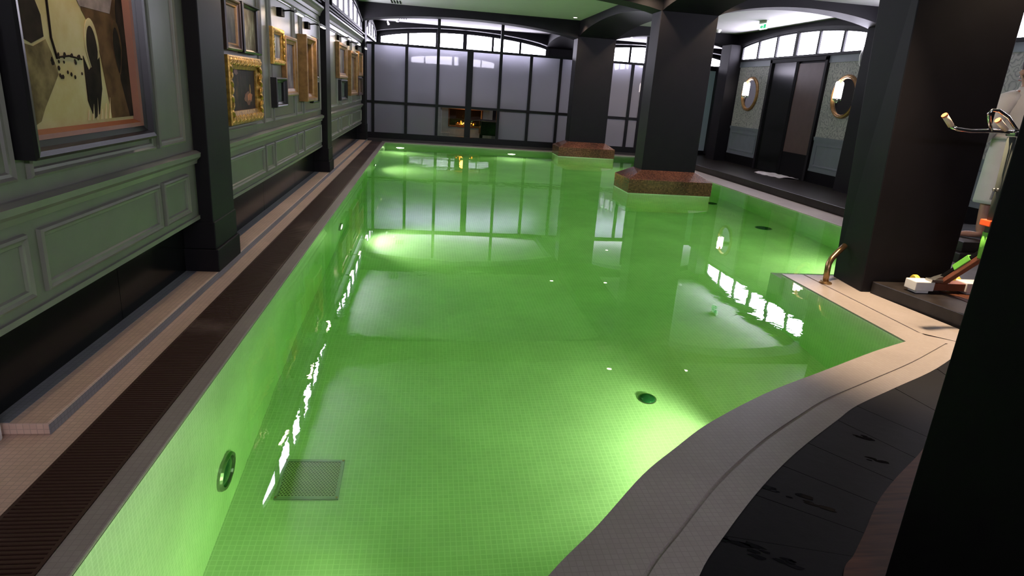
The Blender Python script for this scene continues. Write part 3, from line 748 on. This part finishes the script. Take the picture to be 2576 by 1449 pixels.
# ------------------------------------------------------------------ underwater lamps and pool fittings
def pool_lamp(c, d, label, lit=True, power=POOLW, aim=None, r=.125, cone=140):
    t = thing('pool_lamp', c, label, 'pool lamp', 'underwater lamps')
    MB().lathe(c, d, [(r * .7, -.02), (r, -.02), (r, .012), (r * .93, .024), (r * .80, .022), (r * .78, .008)], 32).build('bezel', M['steel'], t, smooth=False)
    MB().lathe(c, d, [(r * .80, -.01), (r * .80, .012), (r * .5, .02), (r * .1, .023)], 28).build('lens', M['lens'] if lit else M['lens_off'], t, smooth=True)
    if lit:
        D = Vector(d).normalized(); light('SPOT', 'pool_light', t, Vector(c) + D * .05, power, (1, 1, .86), shadow_soft_size=.07, spot_size=math.radians(cone), spot_blend=.6, direction=aim or d)
    return t
pool_lamp((-.968, 2.92, -1.03), (1, 0, 0), 'unlit round lamp in the left pool wall near the square drain', False)
pool_lamp((-.968, 7.45, -1.05), (1, 0, 0), 'lit lamp in the left pool wall halfway along', aim=(1, -.05, -.34), power=POOLW * 1.3, cone=100)
pool_lamp((-.968, 12.6, -1.05), (1, 0, 0), 'lit lamp in the left pool wall toward the far end', aim=(1, 0, -.28))
pool_lamp((-.61, 15.998, -1.02), (0, -1, 0), 'lit lamp in the far pool wall, left one', aim=(0, -1, -.2), power=POOLW * .7)
pool_lamp((2.16, 15.998, -1.04), (0, -1, 0), 'lit lamp in the far pool wall, right one beside the farther column', aim=(0, -1, -.2), power=POOLW * .7)
pool_lamp((2.06, 2.90, -1.0), (-.47, .88, 0), 'lit lamp under the curved coping throwing a bright streak', aim=(-.85, .45, -.42), power=POOLW * 1.7, cone=104)
pool_lamp((.48, 1.68, -1.0), (-.76, .65, 0), 'lit lamp under the nearest part of the curved coping', aim=(-1, .12, .0), power=POOLW * .9, cone=112)
pool_lamp((5.04, 6.32, -1.0), (-.86, .52, 0), 'lit lamp in the slanting pool wall behind the coping column', aim=(-.8, .6, -.3))
pool_lamp((5.445, 13.6, -1.05), (-1, 0, 0), 'lit lamp in the right pool wall beyond the nearer pool column', aim=(-1, 0, -.2))

def pool_bits():
    t = thing('drain_cover', (-.59, 3.16, -1.42), 'square perforated metal drain cover on the pool floor', 'drain')
    x0, x1, y0, y1, z = -.76, -.42, 3.0, 3.315, -1.418
    f = MB(); f.box(x0, x1, y0, y0 + .02, z, z + .014).box(x0, x1, y1 - .02, y1, z, z + .014).box(x0, x0 + .02, y0 + .02, y1 - .02, z, z + .014).box(x1 - .02, x1, y0 + .02, y1 - .02, z, z + .014)
    f.build('frame', M['steel'], t, bevel=.002)
    pm, n, b = nt('perforated_plate'); b.inputs['Metallic'].default_value = .85; b.inputs['Roughness'].default_value = .35
    v = texc(n, 'UV'); br = n.nodes.new('ShaderNodeTexBrick'); br.inputs['Scale'].default_value = 1; br.inputs['Brick Width'].default_value = .018; br.inputs['Row Height'].default_value = .012
    br.inputs['Mortar Size'].default_value = .0032; br.inputs['Color1'].default_value = br.inputs['Color2'].default_value = (.02, .022, .02, 1); br.inputs['Mortar'].default_value = (.50, .46, .36, 1)
    n.links.new(v, br.inputs['Vector']); n.links.new(br.outputs['Color'], b.inputs['Base Color'])
    MB().box(x0 + .018, x1 - .018, y0 + .018, y1 - .018, z, z + .009).build('plate', pm, t)
    for x in (x0 + .01, x1 - .01):
        for y in (y0 + .01, y1 - .01): MB().cyl((x, y, z + .01), (x, y, z + .018), .006, 10).build('screw', M['brass'], t)
    def inlet(c, label, r=.06):
        k = thing('floor_inlet', c, label, 'inlet', 'round inlets on the pool floor')
        MB().lathe(c, (0, 0, 1), [(r, 0), (r, .012), (r * .8, .022), (r * .3, .026)], 24).build('cap', M['lens_off'], k, smooth=True)
        MB().lathe(c, (0, 0, 1), [(r * 1.15, -.002), (r * 1.15, .006), (r * .95, .008)], 24).build('rim', M['steel'], k)
    inlet((1.62, 3.88, -1.42), 'round dark inlet cap on the near pool floor beside the bright streak', .058)
    inlet((5.02, 10.5, -1.56), 'round dark inlet right of the nearer column plinth', .11)
    inlet((5.04, 8.66, -1.56), 'round dark inlet on the right pool floor before the handrail', .11)
    hr = thing('handrail', (3.46, 4.80, 0), 'bent brass handrail rising from the coping by the square column', 'handrail')
    MB().tube([(3.46, 4.80, -.02), (3.452, 4.80, .12), (3.458, 4.81, .17), (3.49, 4.83, .215), (3.56, 4.86, .27), (3.63, 4.89, .318)] , .025, 16).build('rail', M['brass'], hr, smooth=True)
    MB().lathe((3.46, 4.80, 0), (0, 0, 1), [(.052, 0), (.052, .008), (.04, .014), (.026, .02)], 24).build('flange', M['brass'], hr)
    for a in range(4): MB().cyl((3.46 + .038 * math.cos(a * PI / 2 + .7), 4.80 + .038 * math.sin(a * PI / 2 + .7), .01), (3.46 + .038 * math.cos(a * PI / 2 + .7), 4.80 + .038 * math.sin(a * PI / 2 + .7), .02), .006, 8).build('bolt', M['brass'], hr)
    wb = MB().box(SK + .014, -1.565, 1.95, 2.34, .0, .17).build('white_box', M['white_plastic'], bevel=.01); tag(wb, 'white box against the skirting at the left edge, before the curb step', 'box')
pool_bits()

# ------------------------------------------------------------------ ceiling fittings
def downlight(c, label, power=DOWNW, cone=130, aim=None):
    t = thing('downlight', c, label, 'ceiling light', 'recessed ceiling lights')
    MB().lathe(c, (0, 0, -1), [(.055, .0), (.055, .006), (.045, .010), (.040, .004)], 24).build('bezel', M['white_plastic'], t)
    MB().lathe(c, (0, 0, -1), [(.038, .0), (.038, .006), (.02, .010)], 20).build('bulb', M['bulb'], t)
    light('SPOT', 'ceiling_lamp', t, Vector(c) + Vector((0, 0, -.03)), power, (1, .74, .5), shadow_soft_size=.03, spot_size=math.radians(cone), spot_blend=.7, direction=aim or (0, 0, -1))
    return t
dl = downlight((3.22, 14.78, ZC), 'small lit ceiling light left of the farther pool column')
for c, lb in (((4.60, 14.75, ZC), 'small ceiling light right of the farther pool column'), ((3.25, 9.62, ZC), 'small ceiling light left of the nearer pool column'),
              ((4.62, 9.57, ZC), 'small ceiling light right of the nearer pool column')):
    copy_tree(dl, c, lb)
downlight((3.42, 4.30, ZC), 'small ceiling light above the coping corner', DOWNW * 15, 56, (.02, -.20, -1))
downlight((4.65, 4.2, ZC), 'small ceiling light above the pedal bike', DOWNW * 1.1)
downlight((5.6, 18.2, ZC), 'added unseen ceiling light behind the partition, brightening its right-hand panes', DOWNW * 4, 150)  # unseen lamp, added to brighten the right-hand frosted panes and the blue door
def ceiling_bits():
    t = thing('exit_sign', (6.53, 12.59, ZC - .16), 'small lit green and white exit sign under the right-hand ceiling', 'exit sign')
    MB().box(6.50, 6.56, 12.45, 12.75, ZC - .05, ZC).build('housing', M['white_plastic'], t, bevel=.004)
    MB().box(6.522, 6.538, 12.46, 12.74, ZC - .16, ZC - .05).build('lit_blade', M['exit_face'], t)
    MB().box(6.515, 6.521, 12.50, 12.58, ZC - .14, ZC - .07).prism([(12.60, ZC - .11), (12.66, ZC - .075), (12.66, ZC - .095), (12.71, ZC - .095), (12.71, ZC - .125), (12.66, ZC - .125), (12.66, ZC - .145)], 6.515, 6.521, 'x').build('symbol', M['exit_green'], t)
    def smoke(c, lb):
        k = thing('smoke_detector', c, lb, 'smoke detector', 'smoke detectors')
        MB().lathe(c, (0, 0, -1), [(.06, 0), (.06, .02), (.055, .028)], 24).build('base', M['white_plastic'], k)
        MB().lathe((c[0], c[1], c[2] - .028), (0, 0, -1), [(.045, 0), (.045, .022), (.028, .034), (.01, .036)], 24).build('head', M['white_plastic'], k, smooth=True)
    smoke((6.56, 14.72, ZC), 'white smoke detector on the ceiling right of the nearer pool column')
    smoke((-.84, 18.9, ZC), 'white smoke detector on the ceiling behind the partition')
    s = thing('spotlight', (-1.12, 19.1, ZC - .14), 'small white ceiling spotlight behind the partition, far left', 'spotlight')
    MB().cyl((-1.12, 19.1, ZC), (-1.12, 19.1, ZC - .06), .012, 10).build('stem', M['white_plastic'], s)
    MB().lathe((-1.12, 19.1, ZC - .05), (.35, -.3, -.8), [(.025, 0), (.03, .06), (.035, .09)], 16).build('head', M['white_plastic'], s)
    for c, lb in (((-.70, 14.85), 'slotted air vent at the top edge, above the left of the pool'), ((-.68, 18.3), 'slotted air vent on the ceiling behind the partition')):
        v = thing('ceiling_vent', (c[0], c[1], ZC), lb, 'vent', 'slotted ceiling vents')
        for k in range(4): MB().box(c[0] - .09 + k * .06 - .012, c[0] - .09 + k * .06 + .012, c[1] - .25, c[1] + .25, ZC - .008, ZC - .001).build('slot', M['black'], v)
ceiling_bits()

# ------------------------------------------------------------------ right wall: mirrors, sconces, towel
def mirrors():
    X = 7.30
    def mirror(y, label):
        t = thing('oval_mirror', (X, y, 1.32), label, 'mirror', 'oval mirrors on the wallpaper')
        f = MB(); N = 40; prof = ((1.0, 0.), (1.0, .025), (.97, .045), (.92, .05), (.88, .035), (.86, .045), (.82, .02), (.82, .004)); vs = []; fs = []
        for r, h in prof:
            for k in range(N): a = 2 * PI * k / N; vs.append((X - h, y + math.cos(a) * (.36 * r), 1.70 + math.sin(a) * (.375 * r)))
        for i in range(len(prof) - 1):
            for k in range(N): k2 = (k + 1) % N; fs.append((i * N + k, i * N + k2, (i + 1) * N + k2, (i + 1) * N + k))
        f.add(vs, fs).build('frame', M['gold_plain'], t, smooth=False)
        g = [(X - .012, y + math.cos(2 * PI * k / N) * .30, 1.70 + math.sin(2 * PI * k / N) * .31) for k in range(N)]
        MB().add(g, [tuple(range(N))]).build('glass', M['mirror'], t)
        return t
    mirror(14.15, 'oval gilt mirror on wallpaper nearer the far end of the walkway'); mirror(10.72, 'oval gilt mirror on wallpaper beside the square coping column')
    def sconce(y, label):
        t = thing('wall_lamp', (X, y, 1.62), label, 'wall lamp', 'tube wall lamps')
        MB().lathe((X, y, 1.62), (-1, 0, 0), [(.035, 0), (.035, .012), (.02, .02)], 16).build('wall_plate', M['chrome'], t)
        MB().tube([(X - .01, y, 1.62), (X - .045, y, 1.61), (X - .055, y, 1.64)], .010, 8).build('arm', M['chrome'], t)
        MB().lathe((X - .055, y, 1.63), (0, 0, 1), [(.03, 0), (.036, .02), (.036, .035)], 16).build('cup', M['chrome'], t)
        MB().lathe((X - .055, y, 1.665), (0, 0, 1), [(.028, 0), (.032, .02), (.032, .25), (.028, .275), (.012, .29)], 18).build('glowing_tube', M['tube'], t, smooth=True)
    sconce(14.37, 'glowing tube wall lamp before the farther oval mirror'); sconce(10.93, 'glowing tube wall lamp before the nearer oval mirror')
    # towel on the walkway
    tw = MB(); N = 16; outer = []
    nx, ny = 16, 8; vs = []; fs = []
    for i in range(nx + 1):
        for j in range(ny + 1):
            u = i / nx; v = j / ny
            x = 6.86 + .42 * v - .05 * math.sin(u * 5) * (1 - v); y = 12.55 - .95 * u + .05 * math.sin(v * 6)
            z = .126 + .022 * abs(math.sin(u * 9 + v * 4)) * math.sin(PI * v) + .012 * math.sin(u * 14) ** 2
            vs.append((x, y, z))
    for i in range(nx):
        for j in range(ny): fs.append((i * (ny + 1) + j, (i + 1) * (ny + 1) + j, (i + 1) * (ny + 1) + j + 1, i * (ny + 1) + j + 1))
    o = tw.add(vs, fs).build('towel', M['towel'], smooth=True); so = o.modifiers.new('thickness', 'SOLIDIFY'); so.thickness = .012; so.offset = 1
    tag(o, 'rumpled white towel on the dark walkway before the doorway', 'towel')
    k = thing('wall_hook', (7.26, 10.36, 2.1), 'white curved hook on the frieze beside the coping column', 'hook')
    MB().tube([(7.29, 10.42, 2.46), (7.22, 10.40, 2.44), (7.18, 10.37, 2.36), (7.18, 10.35, 2.24), (7.22, 10.33, 2.16), (7.25, 10.32, 2.10)], .018, 10).build('bow', M['white_plastic'], k, smooth=True)
    MB().box(7.27, 7.30, 10.37, 10.47, 2.41, 2.51).build('plate', M['white_plastic'], k)
mirrors()

# ------------------------------------------------------------------ fireplace room
def fireplace():
    t = thing('fireplace', (1.05, 18.0, .06), 'lit fireplace in a white surround seen through the clear lower panes', 'fireplace')
    Y = 17.8
    s = MB().box(.42, .62, Y, Y + .4, .06, .86).box(1.52, 1.72, Y, Y + .4, .06, .86).box(.62, 1.52, Y, Y + .4, .06, .38).box(.36, 1.78, Y - .06, Y + .4, .84, .93)
    s.box(.40, .66, Y - .03, Y, .06, .2).box(1.48, 1.74, Y - .03, Y, .06, .2)
    s.build('surround', M['white_stone'], t, bevel=.006)
    MB().box(.62, 1.52, Y + .36, Y + .4, .38, .84).build('fireback', M['black'], t)
    MB().ring([(.60, 1.54, .36, .86, Y - .004), (.60, 1.54, .36, .86, Y - .016), (.635, 1.505, .395, .825, Y - .016), (.635, 1.505, .395, .825, Y)], 'y').build('copper_trim', M['copper_lip'], t)
    lg = MB()
    for k in range(5): lg.cyl((.82 + .1 * k, Y + .12 + .05 * (k % 2), .42), (1.0 + .09 * k, Y + .26 - .06 * (k % 3), .47), .032, 10)
    lg.build('logs', M['dark_wood'], t)
    for k in range(9):
        x = .86 + .055 * k; h = random.uniform(.04, .12); r = random.uniform(.018, .032); y = Y + random.uniform(.10, .2)
        MB().lathe((x, y, .42), (random.uniform(-.2, .2), 0, 1), [(r * .7, 0), (r, h * .3), (r * .5, h * .7), (r * .05, h)], 8).build('flame', M['fire_hot'] if k % 2 else M['fire'], t, smooth=True)
    light('POINT', 'fire_glow', t, (1.05, Y - .05, .62), 7, (1, .35, .08), shadow_soft_size=.1)
    c = MB().box(.3, 1.85, 18.2, 18.6, .06, 1.9).build('chimney_breast', M['white_stone'], t)
    a = thing('armchair', (1.62, 17.2, .06), 'dark armchair silhouette beside the fireplace behind the glass', 'chair')
    MB().box(1.42, 1.95, 16.9, 17.4, .24, .46).build('seat', M['black'], a, bevel=.04)
    MB().box(1.86, 1.98, 16.9, 17.4, .46, .92).build('backrest', M['black'], a, bevel=.04)
    for y in (16.84, 17.38): MB().box(1.42, 1.96, y, y + .08, .24, .62).build('armrest', M['black'], a, bevel=.03)
    for x in (1.46, 1.92):
        for y in (16.9, 17.4): MB().cyl((x, y, .06), (x, y, .26), .022, 8).build('leg', M['black'], a)
fireplace()

# ------------------------------------------------------------------ pedal bike
def bike():
    t = thing('pedal_bike', (4.08, 3.9, .104), 'chrome and wood pedal exercise bike with green pads on the raised deck', 'exercise bike')
    z = .104
    fb = MB().box(3.98, 4.26, 4.235, 4.335, z + .025, z + .085).build('front_foot', M['red_brown'], t, bevel=.004)
    for x0, x1 in ((3.815, 3.98), (4.26, 4.43)):
        MB().box(x0, x1, 4.225, 4.345, z + .02, z + .095).build('end_cap', M['white_plastic'], t, bevel=.006)
        MB().box(x0 + .03, x1 - .03, 4.24, 4.33, z, z + .022).build('foot_pad', M['white_plastic'], t)
    for x in (3.93, 4.30): MB().lathe((x - .02, 4.38, z + .07), (1, 0, 0), [(.035, 0), (.04, .008), (.04, .032), (.035, .04)], 18).build('roller', M['yellow'], t)
    MB().box(3.94, 4.10, 4.22, 4.29, z + .095, z + .115).prism([(3.96, z + .11), (4.08, z + .11), (4.06, z + .15), (4.0, z + .13)], 4.23, 4.28, 'y').build('bracket', M['steel'], t)
    # slanted beam rising toward the viewer
    a = Vector((4.06, 4.29, z + .07)); b = Vector((4.12, 3.72, .80)); d = (b - a).normalized(); u = Vector((1, 0, 0)); u = (u - d * u.dot(d)).normalized(); q = d.cross(u)
    if q.z < 0: q = -q
    def slab(t0, t1, w, h0, h1, name, m):
        vs = []
        for tt in (t0, t1):
            p = a + (b - a) * tt
            for su, hh in ((-w, h0), (w, h0), (w, h1), (-w, h1)): vs.append(p + u * su + q * hh)
        return MB().add(vs, [(0, 3, 2, 1), (4, 5, 6, 7), (0, 1, 5, 4), (1, 2, 6, 5), (2, 3, 7, 6), (3, 0, 4, 7)]).build(name, m, t, bevel=.004)
    slab(0, 1, .028, -.035, .0, 'main_beam', M['red_brown']); slab(.02, 1, .030, .0, .03, 'beam_cover', M['black'])
    slab(.23, .41, .033, -.002, .045, 'pad', M['green_pad']); slab(.60, .68, .033, -.002, .045, 'pad', M['green_pad'])
    MB().cyl((4.085, 4.0, .50), (4.03, 3.99, 1.33), .026, 14).build('handlebar_post', mat('post_grey', (.06, .07, .06), .8, 0, spec=.1), t, smooth=True)
    MB().cyl((4.088, 4.0, .46), (4.076, 4.0, .655), .032, 14).build('lower_post', M['green_pad'], t, smooth=True)
    MB().box(4.025, 4.115, 3.955, 4.045, .70, .745).build('clamp', M['orange'], t, bevel=.006)
    kn = MB().cyl((4.05, 3.99, .955), (3.995, 3.97, .96), .007, 8).cyl((3.995, 3.97, .975), (3.985, 3.97, .895), .007, 8)
    for x in (3.985, 4.015): kn.lathe((x - .009, 3.965, .968), (1, 0, 0), [(.006, 0), (.012, .005), (.012, .013), (.006, .018)], 10)
    kn.build('adjusting_knob', M['steel'], t)
    # handlebar
    hb = MB().tube([(3.555, 4.0, 1.372), (3.60, 4.0, 1.358), (3.70, 3.995, 1.352), (3.85, 3.985, 1.362), (4.0, 3.98, 1.362), (4.10, 3.975, 1.365), (4.25, 3.98, 1.36), (4.45, 3.995, 1.352), (4.58, 4.0, 1.37)], .0135, 12)
    hb.build('handlebar', M['chrome'], t, smooth=True)
    MB().tube([(3.845, 3.98, 1.365), (3.80, 3.97, 1.42), (3.77, 3.96, 1.475), (3.785, 3.955, 1.497), (3.83, 3.95, 1.497), (3.92, 3.955, 1.46), (4.0, 3.965, 1.40), (4.06, 3.975, 1.362)], .0115, 12).build('loop_bar', M['chrome'], t, smooth=True)
    for p0, p1, p2 in (((3.475, 4.0, 1.445), (3.485, 4.0, 1.437), (3.548, 4.0, 1.378)), ((3.86, 3.97, 1.437), (3.87, 3.97, 1.43), (3.95, 3.975, 1.375)), ((4.67, 4.0, 1.445), (4.66, 4.0, 1.437), (4.59, 4.0, 1.378))):
        g = MB().cyl(p1, p2, .019, 14).build('grip', M['grip_foam'], t, smooth=True)
        MB().cyl(p0, p1, .020, 14).build('grip_end', mat('grip_end', (.75, .20, .08), .6), g)
    MB().box(4.0, 4.10, 3.94, 4.02, 1.335, 1.37).build('stem_clamp', M['chrome'], t, bevel=.006)
    # rear half, mostly out of view
    MB().box(3.86, 4.36, 3.10, 3.20, z + .02, z + .09).build('rear_foot', M['red_brown'], t, bevel=.005)
    MB().tube([(4.11, 3.16, z + .08), (4.11, 3.30, .55), (4.12, 3.70, .80)], .026, 12).build('rear_frame', M['steel'], t)
    MB().tube([(4.11, 3.30, .55), (4.11, 3.22, .98)], .02, 12).build('seat_post', M['chrome'], t)
    sd = MB().loft([[(4.11 + wv * math.cos(k / 12 * 2 * PI), yv, .995 + .03 * math.sin(k / 12 * 2 * PI)) for k in range(12)] for wv, yv in ((.10, 3.10), (.11, 3.18), (.07, 3.28), (.03, 3.38))]).build('saddle', M['black'], t, smooth=True)
    MB().lathe((4.05, 3.62, .42), (1, 0, 0), [(.10, 0), (.12, .01), (.12, .09), (.10, .10)], 24).build('crank_housing', M['black'], t)
    for sgn, zz in ((-1, .30), (1, .54)):
        MB().cyl((4.11 + sgn * .075, 3.62, .42), (4.11 + sgn * .075, 3.62 + sgn * .12, zz), .010, 8).build('crank', M['chrome'], t)
        MB().box(4.11 + sgn * .13 - .045, 4.11 + sgn * .13 + .045, 3.62 + sgn * .12 - .035, 3.62 + sgn * .12 + .035, zz - .01, zz + .012).build('pedal', M['black'], t)
bike()

# ------------------------------------------------------------------ person in a bathrobe
def person():
    ox, oy, oz = 5.63, 5.54, .30
    t = thing('person', (ox, oy, oz), 'person in a knee-length white bathrobe standing barefoot on the dark step, seen from behind', 'person')
    P = lambda x, y, z: (ox + x, oy + y, oz + z)
    # skinned body: joints with radii, rooted at the pelvis
    J = [((0, 0, .86), .13), ((0, .005, 1.02), .125), ((0, .01, 1.22), .15), ((0, .0, 1.37), .12), ((0, .01, 1.44), .058), ((0, .02, 1.52), .062), ((0, .035, 1.60), .092), ((0, .03, 1.68), .078)]
    E = [(0, 1), (1, 2), (2, 3), (3, 4), (4, 5), (5, 6), (6, 7)]
    for s in (-1, 1):
        k = len(J); J += [((s * .16, .0, 1.37), .06), ((s * .23, -.0, 1.27), .052), ((s * .275, .03, 1.08), .042), ((s * .20, .20, 1.03), .034), ((s * .14, .27, 1.04), .028)]
        E += [(3, k), (k, k + 1), (k + 1, k + 2), (k + 2, k + 3), (k + 3, k + 4)]
        k = len(J); J += [((s * .095, .0, .80), .085), ((s * .10, .01, .45), .06), ((s * .10, .0, .40), .055), ((s * .10, -.01, .27), .056), ((s * .10, -.01, .085), .038), ((s * .10 , -.03, .045), .036), ((s * .10 - .09, .06, .034), .034), ((s * .10 - .15, .085, .022), .02)]
        E += [(0, k)] + [(k + i, k + i + 1) for i in range(7)]
    me = bpy.data.meshes.new('body'); me.from_pydata([Vector(j[0]) for j in J], E, []); me.update()
    body = bpy.data.objects.new('body', me); COL.objects.link(body); body.parent = t; WL['body'] = Vector((ox, oy, oz))
    sk = body.modifiers.new('skin', 'SKIN'); sk.use_smooth_shade = True
    for i, (p, r) in enumerate(J): me.skin_vertices[0].data[i].radius = (r, r)
    me.skin_vertices[0].data[0].use_root = True
    su = body.modifiers.new('subdivision', 'SUBSURF'); su.levels = 2; su.render_levels = 2
    me.materials.append(M['skin'])
    # hands: palm and five separate fingers, gathered at the belt
    for s in (-1, 1):
        m = MB()
        w0 = Vector(P(s * .14, .27, 1.04)); dirv = Vector((-s * .8, .35, .05)).normalized(); side = Vector((0, 0, 1))
        m.loft([[tuple(w0 + dirv * d + side * (a * hw) + dirv.cross(side) * (b * th)) for a, b in ((-1, -1), (1, -1), (1, 1), (-1, 1))] for d, hw, th in ((-.01, .024, .016), (.03, .036, .014), (.08, .038, .011))])
        for f in range(4):
            base = w0 + dirv * .078 + side * (.027 - .018 * f); ln = (.068, .078, .073, .056)[f]; c = dirv.cross(side) * (s)
            m.tube([base, base + dirv * ln * .45, base + dirv * ln * .75 + c * .012, base + dirv * ln * .85 + c * .03], [.0085, .008, .0075, .006], 8)
        base = w0 + dirv * .03 + side * .033
        m.tube([base, base + dirv * .025 + side * .022, base + dirv * .055 + side * .026], [.0105, .0095, .0075], 8)
        h = m.build('hand', M['skin'], t, smooth=True)
    # toes
    for s in (-1, 1):
        tm = MB()
        for k in range(5):
            b0 = Vector(P(s * .10 - .135 - .008 * (2 - abs(k - 1)), .055 + .014 * k, .018)); tm.tube([b0, b0 + Vector((-.03 + .003 * k, .018, -.004))], [.011 - .001 * k, .008 - .0008 * k], 8)
        tm.build('toe_row', M['skin'], t, smooth=True)
    # hair
    hr = MB(); rings = []
    for zz, rx, ry, dy in ((1.50, .055, .05, -.02), (1.55, .083, .085, -.015), (1.61, .096, .105, .0), (1.68, .095, .108, .015), (1.74, .075, .088, .025), (1.775, .03, .04, .03)):
        rings.append([P(math.cos(2 * PI * k / 20) * rx, .02 + dy + math.sin(2 * PI * k / 20) * ry * (1 if math.sin(2 * PI * k / 20) < .3 else .75), zz) for k in range(20)])
    hr.loft(rings).build('hair', M['hair'], t, smooth=True, subd=1)
    # face: nose, mouth, eyes, ears on the far side
    fc = MB()
    fc.loft([[P(a * .012, .125 + b * .004, 1.585) for a, b in ((-1, 0), (1, 0), (0, 1))], [P(a * .016, .125 + b * .028, 1.555) for a, b in ((-1, 0), (1, 0), (0, 1))]])
    fc.build('nose', M['skin'], t)
    for s in (-1, 1):
        MB().lathe(P(s * .034, .118, 1.60), (0, 1, 0), [(.013, 0), (.012, .006), (.004, .01)], 12).build('eye', M['white_plastic'], t)
        MB().lathe(P(s * .092, .03, 1.59), (s, 0, 0), [(.028, -.01), (.026, .008), (.012, .012)], 12).build('ear', M['skin'], t)
    MB().box(*[c for pr in zip(P(-.024, .118, 1.522), P(.024, .128, 1.532)) for c in pr]).build('mouth', mat('lips', (.3, .1, .08), .5), t, bevel=.004)
    # robe: lofted body with sleeves as one cloth
    rb = MB(); rings = []
    N = 32
    for zz, rx, ry, dy in ((.36, .205, .18, .0), (.40, .205, .18, .0), (.60, .203, .175, .0), (.82, .205, .165, .0), (.98, .185, .15, .01), (1.10, .195, .155, .01), (1.24, .225, .155, .01), (1.34, .225, .13, .005), (1.40, .17, .10, .0), (1.44, .10, .075, .0), (1.465, .082, .068, .005)):
        rings.append([P(math.cos(2 * PI * k / N) * rx * (1 + (.045 * math.sin(7 * 2 * PI * k / N) if zz < .95 else 0) * (1 - zz)), dy + math.sin(2 * PI * k / N) * ry * (1 + (.05 * math.cos(9 * 2 * PI * k / N) if zz < .95 else 0) * (1 - zz)), zz) for k in range(N)])
    rb.loft(rings, cap=False)
    for s in (-1, 1):
        rb.tube([P(s * .13, .0, 1.36), P(s * .20, .0, 1.33), P(s * .262, .0, 1.22), P(s * .295, .02, 1.08), P(s * .27, .10, 1.0), P(s * .20, .22, 1.0)], [.075, .088, .088, .085, .088, .085], 16, cap=False)
    r = rb.build('bathrobe', M['robe'], t, smooth=True); so = r.modifiers.new('thickness', 'SOLIDIFY'); so.thickness = .012
    bl = MB(); rings = [[P(math.cos(2 * PI * k / N) * .196, .01 + math.sin(2 * PI * k / N) * .16, zz) for k in range(N)] for zz in (.975, 1.02)]
    bl.loft(rings, cap=False); o = bl.build('belt', M['robe'], t, smooth=True); so = o.modifiers.new('thickness', 'SOLIDIFY'); so.thickness = .008; so.offset = 1
    co = MB().tube([P(-.08, -.04, 1.44), P(-.05, -.07, 1.47), P(0, -.078, 1.48), P(.05, -.07, 1.47), P(.08, -.04, 1.44), P(.07, .06, 1.38), P(.0, .15, 1.15)], .022, 10).build('collar', M['robe'], t, smooth=True)
person()
